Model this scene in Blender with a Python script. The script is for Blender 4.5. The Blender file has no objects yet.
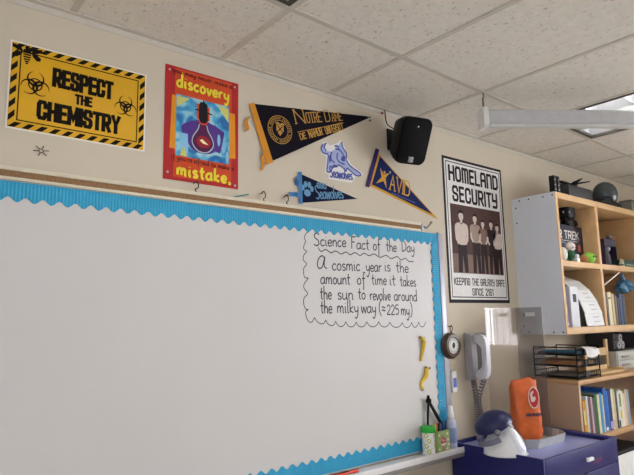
import bpy, bmesh, math, random
from mathutils import Vector, Matrix
random.seed(7)
PI = math.pi
scene = bpy.context.scene
C = scene.collection

# ------------------------------------------------------------------ camera
FPX, YAW, PITCH, ROLL = 545.07, 0.66565, 0.14828, -0.0185
CAM = Vector((0.1613, -2.005, 1.6))
HC = 2.723                     # ceiling height
_f = Vector((math.sin(YAW)*math.cos(PITCH), math.cos(YAW)*math.cos(PITCH), math.sin(PITCH)))
_r = Vector((math.cos(YAW), -math.sin(YAW), 0)); _u = _r.cross(_f)
RGT = _r*math.cos(ROLL) + _u*math.sin(ROLL); UPV = -_r*math.sin(ROLL) + _u*math.cos(ROLL)
cam_data = bpy.data.cameras.new('camera'); cam = bpy.data.objects.new('camera', cam_data); C.objects.link(cam)
cam_data.sensor_width = 36.0; cam_data.lens = FPX/634*36.0; cam_data.clip_start = 0.02
m = Matrix.Identity(4)
for i in range(3):
    m[i][0] = RGT[i]; m[i][1] = UPV[i]; m[i][2] = -_f[i]; m[i][3] = CAM[i]
cam.matrix_world = m
scene.camera = cam
def ray(px, py): return RGT*((px-317)/FPX) + UPV*((237.5-py)/FPX) + _f
def W(px, py, y=0.0):           # survey point of the photo on the plane y = const -> world
    d = ray(px, py); return CAM + d*((y-CAM.y)/d.y)

# ------------------------------------------------------------------ materials
def lin(c):
    return c/12.92 if c <= 0.04045 else ((c+0.055)/1.055)**2.4
def hexc(h):
    h = h.lstrip('#'); return tuple(lin(int(h[i:i+2], 16)/255) for i in (0, 2, 4)) + (1.0,)
MATS = {}
def mat(name, col, rough=0.5, metal=0.0, var=0.05, scale=25.0, bump=0.0, bscale=200.0, spec=0.35, coat=0.0):
    if name in MATS: return MATS[name]
    M = bpy.data.materials.new(name); M.use_nodes = True; nt = M.node_tree; b = nt.nodes['Principled BSDF']
    c = hexc(col)
    tc = nt.nodes.new('ShaderNodeTexCoord'); nz = nt.nodes.new('ShaderNodeTexNoise')
    nz.inputs['Scale'].default_value = scale; nz.inputs['Detail'].default_value = 4
    nt.links.new(tc.outputs['Object'], nz.inputs['Vector'])
    rp = nt.nodes.new('ShaderNodeValToRGB')
    rp.color_ramp.elements[0].position = 0.3; rp.color_ramp.elements[1].position = 0.7
    rp.color_ramp.elements[0].color = tuple(max(0, x*(1-var)) for x in c[:3]) + (1,)
    rp.color_ramp.elements[1].color = tuple(min(1, x*(1+var)) for x in c[:3]) + (1,)
    nt.links.new(nz.outputs['Fac'], rp.inputs['Fac']); nt.links.new(rp.outputs['Color'], b.inputs['Base Color'])
    b.inputs['Roughness'].default_value = rough; b.inputs['Metallic'].default_value = metal
    b.inputs['Specular IOR Level'].default_value = spec; b.inputs['Coat Weight'].default_value = coat
    if bump:
        n2 = nt.nodes.new('ShaderNodeTexNoise'); n2.inputs['Scale'].default_value = bscale
        nt.links.new(tc.outputs['Object'], n2.inputs['Vector'])
        bp = nt.nodes.new('ShaderNodeBump'); bp.inputs['Strength'].default_value = bump; bp.inputs['Distance'].default_value = 0.002
        nt.links.new(n2.outputs['Fac'], bp.inputs['Height']); nt.links.new(bp.outputs['Normal'], b.inputs['Normal'])
    MATS[name] = M; return M
def emit_mat(name, col, strength):
    M = bpy.data.materials.new(name); M.use_nodes = True; nt = M.node_tree; nt.nodes.clear()
    o = nt.nodes.new('ShaderNodeOutputMaterial'); e = nt.nodes.new('ShaderNodeEmission')
    e.inputs['Color'].default_value = hexc(col); e.inputs['Strength'].default_value = strength
    nt.links.new(e.outputs[0], o.inputs['Surface']); MATS[name] = M; return M
def clear_mat(name, tint, ior=1.49, rough=0.0, haze=0.0, hazecol='#b8b4b0'):
    """thin clear plastic: see-through with a fresnel reflection and a little haze mixed in as colour"""
    M = bpy.data.materials.new(name); M.use_nodes = True; nt = M.node_tree; nt.nodes.clear()
    o = nt.nodes.new('ShaderNodeOutputMaterial'); t = nt.nodes.new('ShaderNodeBsdfTransparent')
    g = nt.nodes.new('ShaderNodeBsdfGlossy'); g.inputs['Roughness'].default_value = rough
    f = nt.nodes.new('ShaderNodeFresnel'); f.inputs['IOR'].default_value = ior
    t.inputs['Color'].default_value = hexc(tint)
    mx = nt.nodes.new('ShaderNodeMixShader'); nt.links.new(f.outputs[0], mx.inputs[0])
    ge = nt.nodes.new('ShaderNodeNewGeometry'); iv = nt.nodes.new('ShaderNodeMapRange')   # same reflectance on both faces of the thin sheet
    iv.inputs['To Min'].default_value = ior; iv.inputs['To Max'].default_value = 1/ior
    nt.links.new(ge.outputs['Backfacing'], iv.inputs['Value']); nt.links.new(iv.outputs['Result'], f.inputs['IOR'])
    if haze:
        d = nt.nodes.new('ShaderNodeBsdfDiffuse'); d.inputs['Color'].default_value = hexc(hazecol)
        m2 = nt.nodes.new('ShaderNodeMixShader'); m2.inputs[0].default_value = haze
        nt.links.new(t.outputs[0], m2.inputs[1]); nt.links.new(d.outputs[0], m2.inputs[2]); nt.links.new(m2.outputs[0], mx.inputs[1])
    else: nt.links.new(t.outputs[0], mx.inputs[1])
    nt.links.new(g.outputs[0], mx.inputs[2]); nt.links.new(mx.outputs[0], o.inputs['Surface'])
    MATS[name] = M; return M

# ------------------------------------------------------------------ mesh builder
class MB:
    def __init__(s): s.v = []; s.f = []; s.sm = []
    def add(s, vs, fs, smooth=False, M=None):
        n = len(s.v)
        s.v += [(M @ Vector(p)) if M is not None else Vector(p) for p in vs]
        s.f += [tuple(i+n for i in f) for f in fs]; s.sm += [smooth]*len(fs); return s
    def bm(s, bm, smooth=False, M=None):
        bm.verts.index_update(); bm.verts.ensure_lookup_table()
        vs = [v.co.copy() for v in bm.verts]; fs = [[v.index for v in f.verts] for f in bm.faces]; bm.free()
        return s.add(vs, fs, smooth, M)
    def box(s, x0, x1, y0, y1, z0, z1, bev=0.0, seg=2, M=None):
        bm = bmesh.new()
        v = [bm.verts.new((x, y, z)) for z in (z0, z1) for y in (y0, y1) for x in (x0, x1)]
        for f in ((0,2,3,1), (4,5,7,6), (0,1,5,4), (2,6,7,3), (0,4,6,2), (1,3,7,5)): bm.faces.new([v[i] for i in f])
        if bev: bmesh.ops.bevel(bm, geom=list(bm.edges), offset=bev, segments=seg, affect='EDGES', profile=0.5)
        return s.bm(bm, bool(bev), M)
    def prism(s, pts, axis, a, b, M=None, smooth=False):
        """outline pts (2D) extruded from a to b along axis 'x','y','z'"""
        def P(p, t):
            if axis == 'y': return (p[0], t, p[1])
            if axis == 'x': return (t, p[0], p[1])
            return (p[0], p[1], t)
        n = len(pts); vs = [P(p, a) for p in pts] + [P(p, b) for p in pts]
        fs = [tuple(range(n)), tuple(reversed(range(n, 2*n)))] + [(i, n+i, n+(i+1) % n, (i+1) % n) for i in range(n)]
        return s.add(vs, fs, smooth, M)
    def lathe(s, prof, n=32, M=None, cap=True, smooth=True):
        """profile [(r,z)] turned about z"""
        vs = []; fs = []
        for r, z in prof:
            for k in range(n): vs.append((r*math.cos(2*PI*k/n), r*math.sin(2*PI*k/n), z))
        for i in range(len(prof)-1):
            for k in range(n):
                a = i*n+k; b = i*n+(k+1) % n; fs.append((a, b, b+n, a+n))
        if cap:
            fs.append(tuple(reversed(range(n)))); fs.append(tuple(range((len(prof)-1)*n, len(prof)*n)))
        return s.add(vs, fs, smooth, M)
    def tube(s, pts, r, n=8, M=None, cap=True):
        pts = [Vector(p) for p in pts]; vs = []; fs = []; prev = None
        rr = r if isinstance(r, (list, tuple)) else [r]*len(pts)
        for i, p in enumerate(pts):
            d = (pts[min(i+1, len(pts)-1)] - pts[max(i-1, 0)]).normalized()
            if prev is None:
                a = Vector((0, 0, 1)) if abs(d.z) < 0.9 else Vector((1, 0, 0)); nn = d.cross(a).normalized()
            else:
                nn = prev - d*prev.dot(d); nn.normalize()
            prev = nn; bb = d.cross(nn)
            for k in range(n):
                t = 2*PI*k/n; vs.append(p + (nn*math.cos(t) + bb*math.sin(t))*rr[i])
        for i in range(len(pts)-1):
            for k in range(n):
                a = i*n+k; b = i*n+(k+1) % n; fs.append((a, b, b+n, a+n))
        if cap: fs.append(tuple(reversed(range(n)))); fs.append(tuple(range((len(pts)-1)*n, len(pts)*n)))
        return s.add(vs, fs, True, M)
    def ball(s, c, r, M=None, u=24, v=14):
        r = r if isinstance(r, (list, tuple)) else (r, r, r)
        bm = bmesh.new(); bmesh.ops.create_uvsphere(bm, u_segments=u, v_segments=v, radius=1.0)
        for p in bm.verts: p.co = Vector((p.co.x*r[0]+c[0], p.co.y*r[1]+c[1], p.co.z*r[2]+c[2]))
        return s.bm(bm, True, M)
    def build(s, name, material, parent=None, label=None, loc=None):
        off = Vector((0, 0, 0)); p = parent
        while p is not None: off += p.location; p = p.parent
        if parent is None:
            if loc is None:
                xs = [v.x for v in s.v]; ys = [v.y for v in s.v]; zs = [v.z for v in s.v]
                loc = Vector(((min(xs)+max(xs))/2, (min(ys)+max(ys))/2, min(zs)))
            off = Vector(loc)
        me = bpy.data.meshes.new(name); me.from_pydata([v-off for v in s.v], [], s.f)
        me.polygons.foreach_set('use_smooth', s.sm); me.update()
        bm = bmesh.new(); bm.from_mesh(me); bmesh.ops.recalc_face_normals(bm, faces=bm.faces); bm.to_mesh(me); bm.free()
        if any(s.sm): me.set_sharp_from_angle(angle=0.7)
        o = bpy.data.objects.new(name, me); C.objects.link(o); me.materials.append(material)
        if parent is None: o.location = off
        else: o.parent = parent
        if label: o['label'] = label
        return o
def tag(o, label, cat, group=None, kind=None):
    o['label'] = label; o['category'] = cat
    if group: o['group'] = group
    if kind: o['kind'] = kind
    return o
def thing(name, label, cat, loc, group=None):
    o = bpy.data.objects.new(name, None); C.objects.link(o); o.location = Vector(loc); o.empty_display_size = 0.05
    return tag(o, label, cat, group)
def struct(name, mb, material, parent=None, loc=(0, 0, 0)):
    o = mb.build(name, material, parent, loc=loc)
    if parent is None: o['kind'] = 'structure'
    return o
def T(x, y, z): return Matrix.Translation((x, y, z))
def R(a, ax): return Matrix.Rotation(a, 4, ax)

# ------------------------------------------------------------------ flat artwork on a plane
class Art:
    """2D drawing on the plane O + u*U + v*V, lifted d towards the room (N)"""
    k = 0
    def __init__(s, O, U=(1, 0, 0), V=(0, 0, 1)):
        s.O = Vector(O); s.U = Vector(U); s.V = Vector(V); s.N = Vector(U).cross(Vector(V)).normalized()
    def p(s, u, v, d=0): return s.O + s.U*u + s.V*v + s.N*d
    def poly(s, mb, pts, d):
        mb.add([s.p(u, v, d) for u, v in pts], [tuple(range(len(pts)))]); return mb
    def slab(s, mb, pts, d0, d1):
        n = len(pts); vs = [s.p(u, v, d0) for u, v in pts] + [s.p(u, v, d1) for u, v in pts]
        mb.add(vs, [tuple(reversed(range(n))), tuple(range(n, 2*n))] + [(i, (i+1) % n, n+(i+1) % n, n+i) for i in range(n)]); return mb
    def rect(s, mb, u0, u1, v0, v1, d): return s.poly(mb, [(u0, v0), (u1, v0), (u1, v1), (u0, v1)], d)
    def stroke(s, mb, pts, w, d, closed=False, w2=None):
        Art.k = (Art.k + 1) % 24; d = d + Art.k*1.2e-5          # ink layers lie a hair apart
        pts = [Vector(p) for p in pts]
        q = [pts[0]]
        for p in pts[1:]:
            if (p-q[-1]).length > 1e-6: q.append(p)
        pts = q
        if closed and (pts[0]-pts[-1]).length < 1e-6: pts.pop()
        n = len(pts)
        if n < 2: return mb
        L = []; Rr = []
        for i in range(n):
            if closed: a, b, c = pts[i-1], pts[i], pts[(i+1) % n]
            else: a, b, c = pts[max(i-1, 0)], pts[i], pts[min(i+1, n-1)]
            d1 = (b-a) if (b-a).length > 1e-9 else (c-b); d2 = (c-b) if (c-b).length > 1e-9 else (b-a)
            d1 = d1.normalized(); d2 = d2.normalized()
            n1 = Vector((-d1.y, d1.x)); n2 = Vector((-d2.y, d2.x)); nn = n1+n2
            if nn.length < 1e-3: nn = n1
            nn.normalize(); k = max(0.45, nn.dot(n1)); ww = w
            if w2 is not None: ww = w + (w2-w)*i/(n-1)
            L.append(b + nn*(ww/2/k)); Rr.append(b - nn*(ww/2/k))
        vs = [s.p(x.x, x.y, d + i*6e-6) for i, x in enumerate(L)] + [s.p(x.x, x.y, d + i*6e-6) for i, x in enumerate(Rr)]
        fs = [(i, n+i, n+(i+1) % n, (i+1) % n) for i in range(n if closed else n-1)]
        mb.add(vs, fs); return mb
    def disc(s, mb, u, v, r, d, n=28, ry=None):
        ry = ry or r
        return s.poly(mb, [(u+r*math.cos(2*PI*k/n), v+ry*math.sin(2*PI*k/n)) for k in range(n)], d)
    def ring(s, mb, u, v, r, w, d, n=36, a0=0, a1=2*PI, ry=None):
        ry = ry or r; full = abs(a1-a0-2*PI) < 1e-6
        pts = [(u+r*math.cos(a0+(a1-a0)*k/n), v+ry*math.sin(a0+(a1-a0)*k/n)) for k in range(n+(0 if full else 1))]
        return s.stroke(mb, pts, w, d, closed=full)
def smooth_pts(pts, n=6):
    if len(pts) < 3: return pts
    out = []
    for i in range(len(pts)-1):
        p0 = pts[max(i-1, 0)]; p1 = pts[i]; p2 = pts[i+1]; p3 = pts[min(i+2, len(pts)-1)]
        for k in range(n):
            t = k/n
            out.append(tuple(0.5*((2*p1[j]) + (-p0[j]+p2[j])*t + (2*p0[j]-5*p1[j]+4*p2[j]-p3[j])*t*t + (-p0[j]+3*p1[j]-3*p2[j]+p3[j])*t**3) for j in range(len(p1))))
    out.append(tuple(pts[-1])); return out

BLOCK = {
 'A': (1, [[(0,0),(0,.8),(.2,1),(.8,1),(1,.8),(1,0)], [(0,.42),(1,.42)]]),
 'H': (1, [[(0,0),(0,1)], [(1,0),(1,1)], [(0,.52),(1,.52)]]),
 'O': (1, [[(0,.15),(0,.85),(.2,1),(.8,1),(1,.85),(1,.15),(.8,0),(.2,0),(0,.15)]]),
 'M': (1.25, [[(0,0),(0,1)], [(0,1),(.5,.3),(1,1)], [(1,1),(1,0)]]),
 'E': (.85, [[(1,0),(0,0),(0,1),(1,1)], [(0,.52),(.85,.52)]]),
 'L': (.85, [[(0,1),(0,0),(1,0)]]), 'N': (1, [[(0,0),(0,1)], [(0,1),(1,0)], [(1,0),(1,1)]]),
 'D': (1, [[(0,0),(0,1),(.72,1),(1,.82),(1,.18),(.72,0),(0,0)]]),
 'S': (1, [[(1,.76),(1,.88),(.82,1),(.18,1),(0,.86),(0,.66),(.15,.54),(.85,.46),(1,.34),(1,.14),(.82,0),(.18,0),(0,.12),(0,.24)]]),
 'C': (1, [[(1,.72),(1,.86),(.8,1),(.2,1),(0,.86),(0,.14),(.2,0),(.8,0),(1,.14),(1,.28)]]),
 'U': (1, [[(0,1),(0,.14),(.2,0),(.8,0),(1,.14),(1,1)]]),
 'R': (1, [[(0,0),(0,1),(.8,1),(1,.86),(1,.6),(.8,.46),(0,.46)], [(.5,.46),(1,0)]]),
 'I': (.0, [[(0,0),(0,1)]]), 'T': (.9, [[(.5,0),(.5,1)], [(0,1),(1,1)]]),
 'Y': (1, [[(0,1),(.5,.45),(1,1)], [(.5,.45),(.5,0)]]), 'P': (1, [[(0,0),(0,1),(.8,1),(1,.86),(1,.6),(.8,.46),(0,.46)]]),
 'K': (1, [[(0,0),(0,1)], [(1,1),(0,.42)], [(.3,.6),(1,0)]]),
 'G': (1, [[(1,.76),(1,.86),(.8,1),(.2,1),(0,.86),(0,.14),(.2,0),(.8,0),(1,.14),(1,.48),(.5,.48)]]),
 'X': (1, [[(0,0),(1,1)], [(0,1),(1,0)]]), 'F': (.85, [[(0,0),(0,1),(1,1)], [(0,.52),(.85,.52)]]),
 'V': (1, [[(0,1),(.5,0),(1,1)]]), 'B': (1, [[(0,0),(0,1),(.8,1),(1,.86),(1,.64),(.8,.52),(0,.52)], [(.8,.52),(1,.4),(1,.14),(.8,0),(0,0)]]),
 '1': (.35, [[(0,.8),(1,1),(1,0)]]), '2': (1, [[(0,.82),(.18,1),(.82,1),(1,.84),(1,.6),(0,.1),(0,0),(1,0)]]),
 '6': (1, [[(1,.86),(.8,1),(.2,1),(0,.86),(0,.14),(.2,0),(.8,0),(1,.14),(1,.42),(.8,.54),(0,.54)]]),
 '7': (1, [[(0,1),(1,1),(.4,0)]]), '&': (1, [[(1,0),(.15,.75),(.3,1),(.6,1),(.7,.8),(.05,.3),(.2,0),(.6,0),(1,.45)]]),
}
MODE = dict(BLOCK)
MODE['M'] = (1.2, [[(0,0),(0,1),(.9,1),(1,.92),(1,0)], [(.5,1),(.5,0)]])
MODE['N'] = (1, [[(0,0),(0,1),(.85,1),(1,.88),(1,0)]])
MODE['A'] = (1, [[(0,0),(0,.88),(.15,1),(.85,1),(1,.88),(1,0)], [(0,.45),(1,.45)]])
MODE['Y'] = (1, [[(0,1),(0,.5),(1,.5)], [(1,1),(1,.12),(.85,0),(.1,0)]])
ROMAN = dict(BLOCK)
ROMAN['A'] = (1, [[(0,0),(.5,1),(1,0)], [(.2,.38),(.8,.38)]])
def text_block(art, mb, txt, u0, u1, v0, v1, w, d, font=BLOCK, gap=.38, space=.55, serif=0.0, w2=None, slant=0.0):
    """capitals fitted into the box u0..u1, v0..v1 (stroke outer edges)"""
    adv = []; x = 0
    for ch in txt:
        if ch == ' ': x += space; adv.append(None); continue
        adv.append(x); x += font[ch][0] + gap
    tot = x-gap; a = w/2
    sx = (u1-u0-w)/tot; hh = v1-v0-w
    for ch, x in zip(txt, adv):
        if x is None: continue
        gw, st = font[ch]
        for s in st:
            pts = [(u0+a+(x+p[0]*gw)*sx + slant*p[1]*hh, v0+a+p[1]*hh) for p in s]
            if pts[0] == pts[-1]: art.stroke(mb, pts, w, d, closed=True); continue
            # square line ends
            def ext(p, q):
                dv = Vector(p)-Vector(q); dv.normalize(); return tuple(Vector(p)+dv*a)
            q = [ext(pts[0], pts[1])] + pts[1:-1] + [ext(pts[-1], pts[-2])]
            art.stroke(mb, q, w, d)
            if serif:
                for e in (s[0], s[-1]):
                    if e[1] in (0, 1):
                        c = (u0+a+(x+e[0]*gw)*sx + slant*e[1]*hh, v0+a+e[1]*hh)
                        art.stroke(mb, [(c[0]-serif, c[1]), (c[0]+serif, c[1])], w*.8, d)
    return mb

HAND = {   # handwriting strokes, x-height .5, capitals 1
 'a': (.5, [[(.42,.44),(.25,.5),(.05,.35),(.05,.1),(.2,0),(.38,.15),(.42,.48),(.42,.12),(.52,0)]]),
 'b': (.46, [[(.05,1),(.05,.0)], [(.05,.3),(.22,.5),(.42,.35),(.4,.1),(.2,0),(.05,.1)]]),
 'c': (.42, [[(.4,.4),(.25,.5),(.06,.35),(.06,.12),(.22,0),(.42,.1)]]),
 'd': (.5, [[(.42,.4),(.25,.48),(.05,.32),(.05,.1),(.2,0),(.38,.12),(.43,1),(.43,.12),(.52,0)]]),
 'e': (.42, [[(.06,.25),(.38,.28),(.34,.46),(.2,.5),(.05,.35),(.06,.12),(.2,0),(.42,.1)]]),
 'f': (.36, [[(.42,.9),(.32,1),(.2,.85),(.2,-.3),(.12,-.38)], [(.02,.5),(.4,.5)]]),
 'h': (.48, [[(.06,1),(.06,0)], [(.06,.3),(.25,.5),(.4,.35),(.4,.05),(.5,0)]]),
 'i': (.2, [[(.08,.5),(.08,.08),(.2,0)], [(.08,.68),(.1,.72)]]),
 'k': (.44, [[(.06,1),(.06,0)], [(.4,.5),(.08,.22),(.42,0)]]),
 'l': (.2, [[(.1,1),(.08,.1),(.2,0)]]),
 'm': (.72, [[(.06,.5),(.06,0)], [(.06,.3),(.2,.5),(.34,.38),(.34,0)], [(.34,.3),(.48,.5),(.62,.38),(.62,.05),(.72,0)]]),
 'n': (.46, [[(.06,.5),(.06,0)], [(.06,.3),(.24,.5),(.4,.36),(.4,.05),(.48,0)]]),
 'o': (.46, [[(.25,.5),(.06,.36),(.06,.12),(.22,0),(.4,.12),(.4,.38),(.25,.5),(.2,.48)]]),
 'p': (.46, [[(.06,.5),(.06,-.4)], [(.06,.3),(.22,.5),(.42,.35),(.4,.1),(.2,0),(.06,.1)]]),
 'r': (.36, [[(.06,.5),(.06,0)], [(.06,.3),(.2,.48),(.36,.46)]]),
 's': (.38, [[(.34,.42),(.2,.5),(.06,.4),(.12,.28),(.3,.2),(.34,.08),(.2,0),(.03,.06)]]),
 't': (.36, [[(.18,.85),(.18,.1),(.34,0)], [(.0,.52),(.38,.54)]]),
 'u': (.5, [[(.05,.5),(.05,.12),(.2,0),(.38,.15),(.42,.5),(.42,.1),(.52,0)]]),
 'v': (.42, [[(.03,.5),(.2,0),(.4,.5)]]), 'w': (.62, [[(.03,.5),(.16,0),(.32,.45),(.46,0),(.62,.5)]]),
 'y': (.46, [[(.05,.5),(.06,.2),(.2,.08),(.38,.2)], [(.42,.5),(.38,-.1),(.22,-.42),(.05,-.3)]]),
 'S': (.6, [[(.55,.85),(.35,1),(.1,.85),(.15,.62),(.45,.42),(.52,.15),(.3,0),(.02,.1)]]),
 'F': (.55, [[(.1,1),(.08,0)], [(.05,.98),(.55,1)], [(.08,.55),(.42,.56)]]),
 'D': (.65, [[(.1,1),(.1,0)], [(.0,.98),(.35,.96),(.6,.6),(.52,.2),(.1,.02)]]),
 'A': (.6, [[(.5,.75),(.35,.95),(.15,.75),(.05,.3),(.15,.0),(.35,.15),(.5,.85),(.46,.2),(.62,.0)]]),
 '(': (.22, [[(.2,1.1),(.05,.7),(.05,.2),(.2,-.2)]]), ')': (.22, [[(.02,1.1),(.17,.7),(.17,.2),(.02,-.2)]]),
 '~': (.45, [[(.02,.5),(.12,.6),(.25,.5),(.4,.58)], [(.02,.25),(.12,.35),(.25,.25),(.4,.33)]]),
 '2': (.46, [[(.04,.6),(.2,.78),(.4,.6),(.3,.35),(.04,0),(.44,.02)]]),
 '5': (.46, [[(.4,.78),(.1,.76),(.08,.45),(.3,.48),(.42,.25),(.25,0),(.04,.08)]]),
 "'": (.12, [[(.06,1),(.05,.8)]]), '.': (.2, [[(.08,.0),(.12,.06),(.16,.0),(.12,-.04),(.08,.0)]]),
}
def text_hand(art, mb, txt, u0, v0, u1, v1, h, w, d, gap=.1, space=.4, jit=0.0):
    """handwriting from baseline point (u0,v0) to (u1,v1), capital height h"""
    x = 0; adv = []
    for ch in txt:
        if ch == ' ': x += space; adv.append(None); continue
        adv.append(x); x += HAND[ch][0] + gap
    sx = (u1-u0)/(x-gap)
    for ch, x in zip(txt, adv):
        if x is None: continue
        jy = random.uniform(-jit, jit)
        for s in HAND[ch][1]:
            pts = smooth_pts([((x+p[0])*sx, p[1]*h + jy) for p in s], 5) if len(s) > 2 else [((x+p[0])*sx, p[1]*h + jy) for p in s]
            art.stroke(mb, [(u0+p[0], v0+(v1-v0)*p[0]/(u1-u0)+p[1]) for p in pts], w, d)
    return mb

# ================================================================== materials used
m_wall = mat('wall_paint', '#cdc1ad', .75, var=.03, scale=3, bump=.15, bscale=160)
m_tile = mat('ceiling_tile', '#e2dcd2', .9)
def speckle(M):
    nt = M.node_tree; b = nt.nodes['Principled BSDF']
    tc = nt.nodes.new('ShaderNodeTexCoord'); n = nt.nodes.new('ShaderNodeTexNoise')
    mp = nt.nodes.new('ShaderNodeMapping'); mp.inputs['Scale'].default_value = (1, .55, 1)
    n.inputs['Scale'].default_value = 95; n.inputs['Detail'].default_value = 2
    nt.links.new(tc.outputs['Object'], mp.inputs[0]); nt.links.new(mp.outputs[0], n.inputs['Vector'])
    r = nt.nodes.new('ShaderNodeValToRGB'); r.color_ramp.elements[0].position = .30; r.color_ramp.elements[1].position = .37
    r.color_ramp.elements[0].color = (.66, .62, .57, 1); r.color_ramp.elements[1].color = (1, 1, 1, 1)
    nt.links.new(n.outputs['Fac'], r.inputs[0])
    old = b.inputs['Base Color'].links[0].from_socket
    mx = nt.nodes.new('ShaderNodeMix'); mx.data_type = 'RGBA'; mx.blend_type = 'MULTIPLY'; mx.inputs[0].default_value = 1
    nt.links.new(old, mx.inputs[6]); nt.links.new(r.outputs[0], mx.inputs[7]); nt.links.new(mx.outputs[2], b.inputs['Base Color'])
speckle(m_tile)
m_tbar = mat('t_bar_paint', '#c9c2b6', .6)
m_floor = mat('floor_vinyl', '#c2bbb0', .5, var=.1)
m_white = mat('white_plastic', '#e9e9e6', .4)
m_alu = mat('aluminium', '#b4b4b8', .38, .6)
m_alud = mat('dull_aluminium', '#8d8a88', .5, .3)
m_black = mat('black_plastic', '#121214', .55, spec=.3)
m_blackm = mat('matte_black', '#131213', .85, spec=.15)
m_ink = mat('black_ink', '#1b1611', .8, spec=.1)
m_wood = mat('maple_laminate', '#cda677', .5, var=.07, scale=14)
m_woodd = mat('oak_laminate', '#bd9468', .55, var=.06, scale=10)

# ================================================================== room shell
X0, X1, Y1 = -3.0, 6.0, -7.0
struct('wall_back', MB().box(X0-.1, X1+.1, 0, .1, 0, HC+.25), m_wall)
struct('wall_front', MB().box(X0-.1, X1+.1, Y1-.1, Y1, 0, HC+.25), m_wall)
struct('floor', MB().box(X0-.1, X1+.1, Y1-.1, .1, -.05, 0), m_floor)
# right wall with a long window opening
WY0, WY1, WZ0, WZ1 = -6.4, -1.80, 1.20, 2.45
mb = MB()
mb.box(X1, X1+.1, Y1, 0, 0, WZ0); mb.box(X1, X1+.1, Y1, 0, WZ1, HC+.25)
mb.box(X1, X1+.1, WY1, 0, WZ0, WZ1); mb.box(X1, X1+.1, Y1, WY0, WZ0, WZ1)
struct('wall_right', mb, m_wall)
m_pane = emit_mat('daylit_pane', '#f2f6ff', 24.0); m_fill_pane = emit_mat('added_fill_pane', '#dfeaff', 11.0)
m_blind = mat('vane_fabric', '#e6e4de', .8)
nwin = 3
for i in range(nwin):
    a = WY0 + (WY1-WY0)*i/nwin; b = WY0 + (WY1-WY0)*(i+1)/nwin
    mb = MB()
    mb.box(X1-.01, X1+.07, a, a+.05, WZ0, WZ1); mb.box(X1-.01, X1+.07, b-.05, b, WZ0, WZ1)
    mb.box(X1-.01, X1+.07, a+.05, b-.05, WZ0, WZ0+.05); mb.box(X1-.01, X1+.07, a+.05, b-.05, WZ1-.05, WZ1)
    w = struct('window_%d' % (i+1), mb, m_alu)
    MB().box(X1+.05, X1+.06, a+.05, b-.05, WZ0+.05, WZ1-.05).build('window_pane', m_pane, w)
    mb = MB(); y = a+.09
    while y < b-.06:
        M = T(X1-.045, y, 0) @ R(math.radians(62), 'Z')
        mb.box(-.001, .001, -.045, .045, WZ0-.02, WZ1-.02, M=M); y += .085
    mb.box(X1-.07, X1-.02, a, b, WZ1-.02, WZ1+.03)
    mb.build('blind_vanes', m_blind, w)

# left wall with an added, unseen window that brightens the bookcase side
LY0, LY1 = -6.2, -3.2
mb = MB(); mb.box(X0-.1, X0, Y1, 0, 0, WZ0); mb.box(X0-.1, X0, Y1, 0, WZ1, HC+.25); mb.box(X0-.1, X0, LY1, 0, WZ0, WZ1); mb.box(X0-.1, X0, Y1, LY0, WZ0, WZ1)
struct('wall_left', mb, m_wall)
for i in range(2):
    a = LY0 + (LY1-LY0)*i/2; b = LY0 + (LY1-LY0)*(i+1)/2; mb = MB()
    mb.box(X0-.07, X0+.01, a, a+.05, WZ0, WZ1); mb.box(X0-.07, X0+.01, b-.05, b, WZ0, WZ1)
    mb.box(X0-.07, X0+.01, a+.05, b-.05, WZ0, WZ0+.05); mb.box(X0-.07, X0+.01, a+.05, b-.05, WZ1-.05, WZ1)
    w = struct('window_%d' % (nwin+i+1), mb, m_alu)
    MB().box(X0-.06, X0-.05, a+.05, b-.05, WZ0+.05, WZ1-.05).build('window_pane', m_fill_pane, w)

# ceiling: 2 ft x 4 ft lay-in tiles on a grid slightly askew to the wall
PHI, S, D1, L4 = 0.03344, 0.6096, 0.5449, 1.2192
EX = Vector((math.cos(PHI), math.sin(PHI), 0)); EY = Vector((math.sin(PHI), -math.cos(PHI), 0))
rows = [D1-L4] + [D1+L4*j for j in range(0, 7)]
GX = Matrix(((EX.x, EY.x, 0, 0), (EX.y, EY.y, 0, 0), (0, 0, 1, 0), (0, 0, 0, 1)))
LIGHTS = [(1, 1), (5, 1), (-3, 1), (1, 3), (5, 3), (8, 3), (-3, 3)]  # entries past the visible pair are added, unseen, to light the room
ceil = MB(); bars = MB()
KMIN, KMAX = -6, 12
for k in range(KMIN, KMAX):
    for j in range(len(rows)-1):
        if (k, j) in LIGHTS: continue
        ceil.add([GX @ Vector((k*S, rows[j], HC)), GX @ Vector(((k+1)*S, rows[j], HC)), GX @ Vector(((k+1)*S, rows[j+1], HC)), GX @ Vector((k*S, rows[j+1], HC))], [(0, 1, 2, 3)])
for k in range(KMIN, KMAX+1): bars.box(k*S-.012, k*S+.012, rows[0], rows[-1], HC-.0025, HC+.02, M=GX)
for j in range(1, len(rows)-1):
    for k in range(KMIN, KMAX): bars.box(k*S+.012, (k+1)*S-.012, rows[j]-.012, rows[j]+.012, HC-.0025, HC+.02, M=GX)
def clip_room(mb):
    # trim whatever pokes past the walls
    bm = bmesh.new(); vs = [bm.verts.new(v) for v in mb.v]
    for f in mb.f: bm.faces.new([vs[i] for i in f])
    for co, no in (((0, .02, 0), (0, 1, 0)), ((0, Y1-.02, 0), (0, -1, 0)), ((X0-.02, 0, 0), (-1, 0, 0)), ((X1+.02, 0, 0), (1, 0, 0))):
        g = list(bm.verts)+list(bm.edges)+list(bm.faces)
        bmesh.ops.bisect_plane(bm, geom=g, plane_co=co, plane_no=no, clear_outer=True)
    return MB().bm(bm)
struct('ceiling', clip_room(ceil), m_tile)
struct('trim_1', clip_room(bars), m_tbar)
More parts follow.
